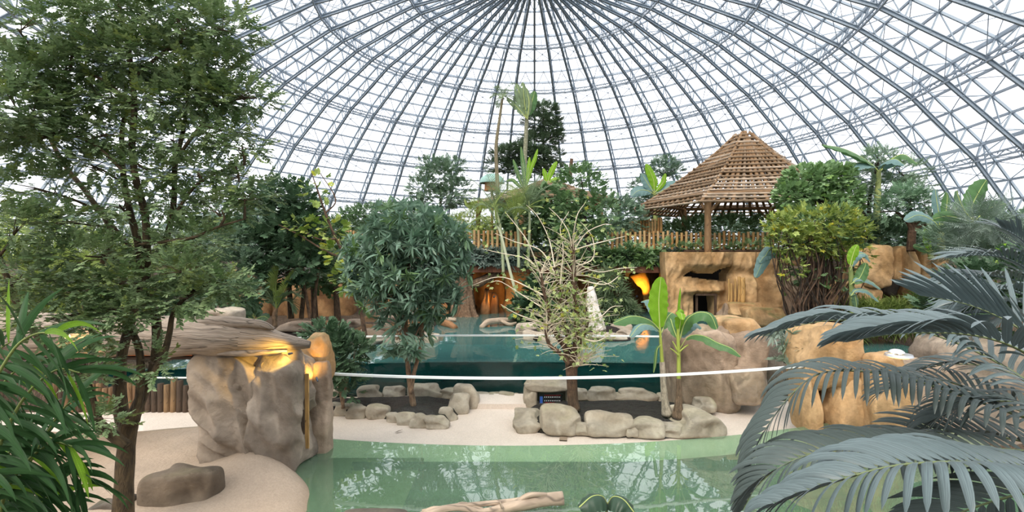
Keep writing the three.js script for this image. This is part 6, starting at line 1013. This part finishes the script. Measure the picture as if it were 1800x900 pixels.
// ------------------------------------------------------------------ planted background, left
{
  tree({ label: 'dense dark creeper-covered tree left of the leaning thin tree', base: P(520, 560, 20), seed: 180, bark: M.bark, trunk: [[[[512, 560], [508, 500], [504, 450], [500, 400]], 20, [5, 4, 4, 3]], [[[530, 560], [534, 500], [528, 450], [520, 400]], 20, [4, 3.6, 3, 2.4]], [[[545, 560], [538, 520], [530, 480], [510, 430]], 19.6, [3, 2.6, 2, 2]], [[[552, 560], [555, 510], [560, 470]], 19.8, [3.6, 3, 2.4]]], twig: 3, tr: 0.04, blobs: [blobAt(500, 350, 46, 26, 20, 150), blobAt(530, 370, 30, 30, 20, 100), blobAt(480, 390, 44, 36, 20, 170), blobAt(515, 410, 40, 40, 19.6, 150), blobAt(470, 440, 40, 36, 19.6, 140), blobAt(520, 460, 40, 30, 19.4, 100), blobAt(550, 420, 20, 36, 19.6, 50), blobAt(490, 480, 40, 20, 19.4, 60)], sprig: SP.oval, mat: L.dark, f: { lo: 0.8, hi: 1.3, colA: '#ffffff', colB: '#8fa58a' } });
  tree({ label: 'thin leaning brown tree with sparse round yellow-green leaves left of the mango tree', base: P(642, 590, 19), seed: 181, bark: M.bark, trunk: [[[[642, 592], [636, 555], [624, 520], [612, 480], [600, 440], [586, 410], [572, 375], [560, 340], [548, 305]], 19, [4, 3.6, 3.2, 3, 2.6, 2.2, 1.8, 1.4, 0.8]], [[[634, 550], [648, 520], [652, 495]], 19, [2.4, 2, 1.5]], [[[606, 455], [570, 440], [530, 415], [490, 395]], 18.6, [2, 1.6, 1.2, 0.8]], [[[590, 420], [560, 420], [520, 400]], 18.8, [1.8, 1.4, 0.8]], [[[572, 375], [590, 350], [560, 300]], 19, [1.4, 1, 0.6]]], twig: 3, tr: 0.02, blobs: [blobAt(570, 405, 44, 20, 19, 51), blobAt(600, 445, 30, 26, 18.8, 60), blobAt(610, 490, 24, 24, 18.6, 60), blobAt(540, 400, 34, 14, 18.8, 39), blobAt(556, 330, 26, 26, 19, 24), blobAt(630, 480, 16, 26, 18.8, 36)], sprig: SP.broad, mat: L.lime, f: { lo: 0.28, hi: 0.5, colA: '#ffffff', colB: '#8fae6a', colC: '#f2e05a' } });
  const cp = thing('palm', 'small palm with a bright upright frond beside the end of the log', 'palm', P(483, 575, 19)); part('trunk', sweep(pathPx([[483, 575], [483, 555], [486, 540]], 19), [0.1, 0.1, 0.07], { seg: 9, steps: 8 }), M.barkPale, cp);
  [[[[486, 542], [484, 515], [486, 490], [490, 470]], L.palmLight], [[[486, 542], [472, 515], [456, 500], [442, 502]], L.palmMid], [[[486, 542], [500, 510], [510, 492], [516, 480]], L.palmLight], [[[485, 542], [470, 525], [458, 525], [450, 545]], L.palmMid], [[[487, 542], [500, 522], [512, 515], [524, 520]], L.palmMid], [[[485, 542], [476, 505], [470, 488], [462, 478]], L.palmMid], [[[487, 542], [496, 530], [508, 530], [514, 545]], L.palmMid]].forEach(([p, m], i) => palmFrond(cp, pathPx(p, 18.8 + 0.1 * i), [0.03, 0.01], 26, 0.6, 0.05, m, { seed: 190 + i, droop: i ? 0.7 : 0.15, face: 1 }));
  const pm = [[550, 470, 22, 8, 2.6, 'feather palm with a drooping grey-green crown behind the bank, right of the small palm'], [590, 500, 21, 7, 1.9, 'low palm with arching fronds before the orange wall left of the mango tree'], [340, 440, 21, 9, 2.8, 'broad pale feather palm behind the middle of the foreground tree crown'], [255, 430, 23, 9, 2.6, 'grey feather palm behind the foreground tree trunk']];
  pm.forEach(([x, y, d, n, l, label], i) => { const t = thing('palm', label, 'palm', P(x, 565, d)); part('trunk', sweep(pathPx([[x + 4, 570], [x + 2, (y + 570) / 2], [x, y]], d), [0.16, 0.13, 0.1], { seg: 9, steps: 10, rough: 0.2 }), M.bark, t); palmCrown(t, P(x, y, d), n, l, 0.7, 0.05, i % 2 ? L.palmMid : L.grey, 200 + i * 9, { n: 24, arch: 0.26, e0: 1.2, e1: 0.0, a0: i }); });
  const lp = thing('plant', 'dark broad-leaved plant growing at the orange wall beside the small palm', 'plant', P(445, 565, 19.5)); [[[[446, 560], [438, 540], [430, 530]], 0.5], [[[447, 560], [455, 540], [462, 535]], 0.5], [[[446, 562], [430, 555], [420, 556]], 0.5], [[[447, 562], [462, 556], [472, 560]], 0.5], [[[446, 558], [446, 538], [442, 524]], 0.4], [[[446, 545], [436, 528], [426, 522]], 0.12], [[[446, 545], [450, 525], [452, 518]], 0.12]].forEach(([p, w], i) => paddle(lp, pathPx(p, 19.3 - i * 0.05), w, L.dark, { seed: 210 + i, rib: 0.015, face: V(0, 0.8, 0.6) }));
  const ms = [
    ['leafy mid-green thicket behind the log, at the far left', 15, [[40, 480, 60, 50, 190], [110, 500, 50, 40, 140], [20, 540, 50, 30, 80], [60, 420, 60, 30, 100]], SP.fine, L.lime],
    ['yellow-green feathery shrubs behind the log under the foreground crown', 18, [[180, 470, 50, 40, 130], [240, 490, 50, 36, 130], [300, 480, 50, 40, 130]], SP.feather, L.palmLight],
    ['fine-leaved pale green trees behind the rock pillar and the log', 19, [[370, 450, 50, 40, 170], [420, 470, 40, 36, 130], [400, 420, 50, 26, 120], [350, 500, 50, 26, 100]], SP.fine, L.far],
    ['far row of trees along the left edge of the dome', 40, [[60, 385, 60, 22, 120], [170, 385, 60, 22, 120], [280, 385, 60, 24, 120], [380, 380, 60, 20, 120], [470, 390, 50, 20, 90]], SP.far, L.far],
    ['dark shadowed shrubs behind the far end of the log', 17, [[420, 520, 30, 20, 60], [380, 530, 36, 16, 60], [320, 535, 40, 14, 60], [250, 535, 50, 14, 70], [170, 540, 50, 14, 70]], SP.oval, L.dark],
    ['climbing greenery between the creeper-covered tree and the leaning tree', 21.5, [[580, 440, 30, 36, 110], [590, 480, 30, 30, 90], [560, 480, 30, 26, 70], [640, 440, 24, 30, 60]], SP.oval, L.oval]];
  ms.forEach(([label, d, bl, sp, m], i) => tree({ name: 'shrubbery', cat: 'shrubbery', label, base: P(bl[0][0], bl[0][1] + bl[0][3], d), seed: 220 + i, blobs: bl.map(([x, y, rx, ry, n]) => blobAt(x, y, rx, ry, d, n * 2)), sprig: sp, mat: m, f: { lo: 0.6, hi: 1.0, colB: '#a3b592' } }));
  // pale lilies on the bank
  tree({ name: 'plant', cat: 'plant', label: 'silvery lance-leaved young plant on the stony bank left of the mango tree stems', base: P(700, 602, 20.5), seed: 230, bark: M.barkPale, trunk: [[[[697, 602], [698, 590], [699, 578]], 20.5, [1.6, 1.4, 1.2]]], blobs: [blobAt(697, 566, 16, 8, 20.5, 8)], sprig: SP.lance, mat: L.grey, f: { lo: 0.9, hi: 1.2, up: 0.5 } });
}
{
  const t = thing('shrub_belt', 'distant belt of shrubs and small trees along the foot of the glass dome', 'shrubbery', P(1000, 440, 62), null, 'stuff'), bl = [];
  for (let i = 0; i < 26; i++) { const x = 380 + i * 56, d = 60 + 5 * Math.sin(i * 1.9) - (Math.abs(x - 950) > 500 ? 16 : 0); bl.push(blobAt(x, 418 + 5 * Math.sin(i * 2.7), 40, 26 + 6 * Math.sin(i * 1.3), d, 170)); }
  foliage(t, bl, SP.far, L.far, 333, { lo: 1.2, hi: 2.2, colB: '#93a88e' });
}
renderer.render(scene, camera);
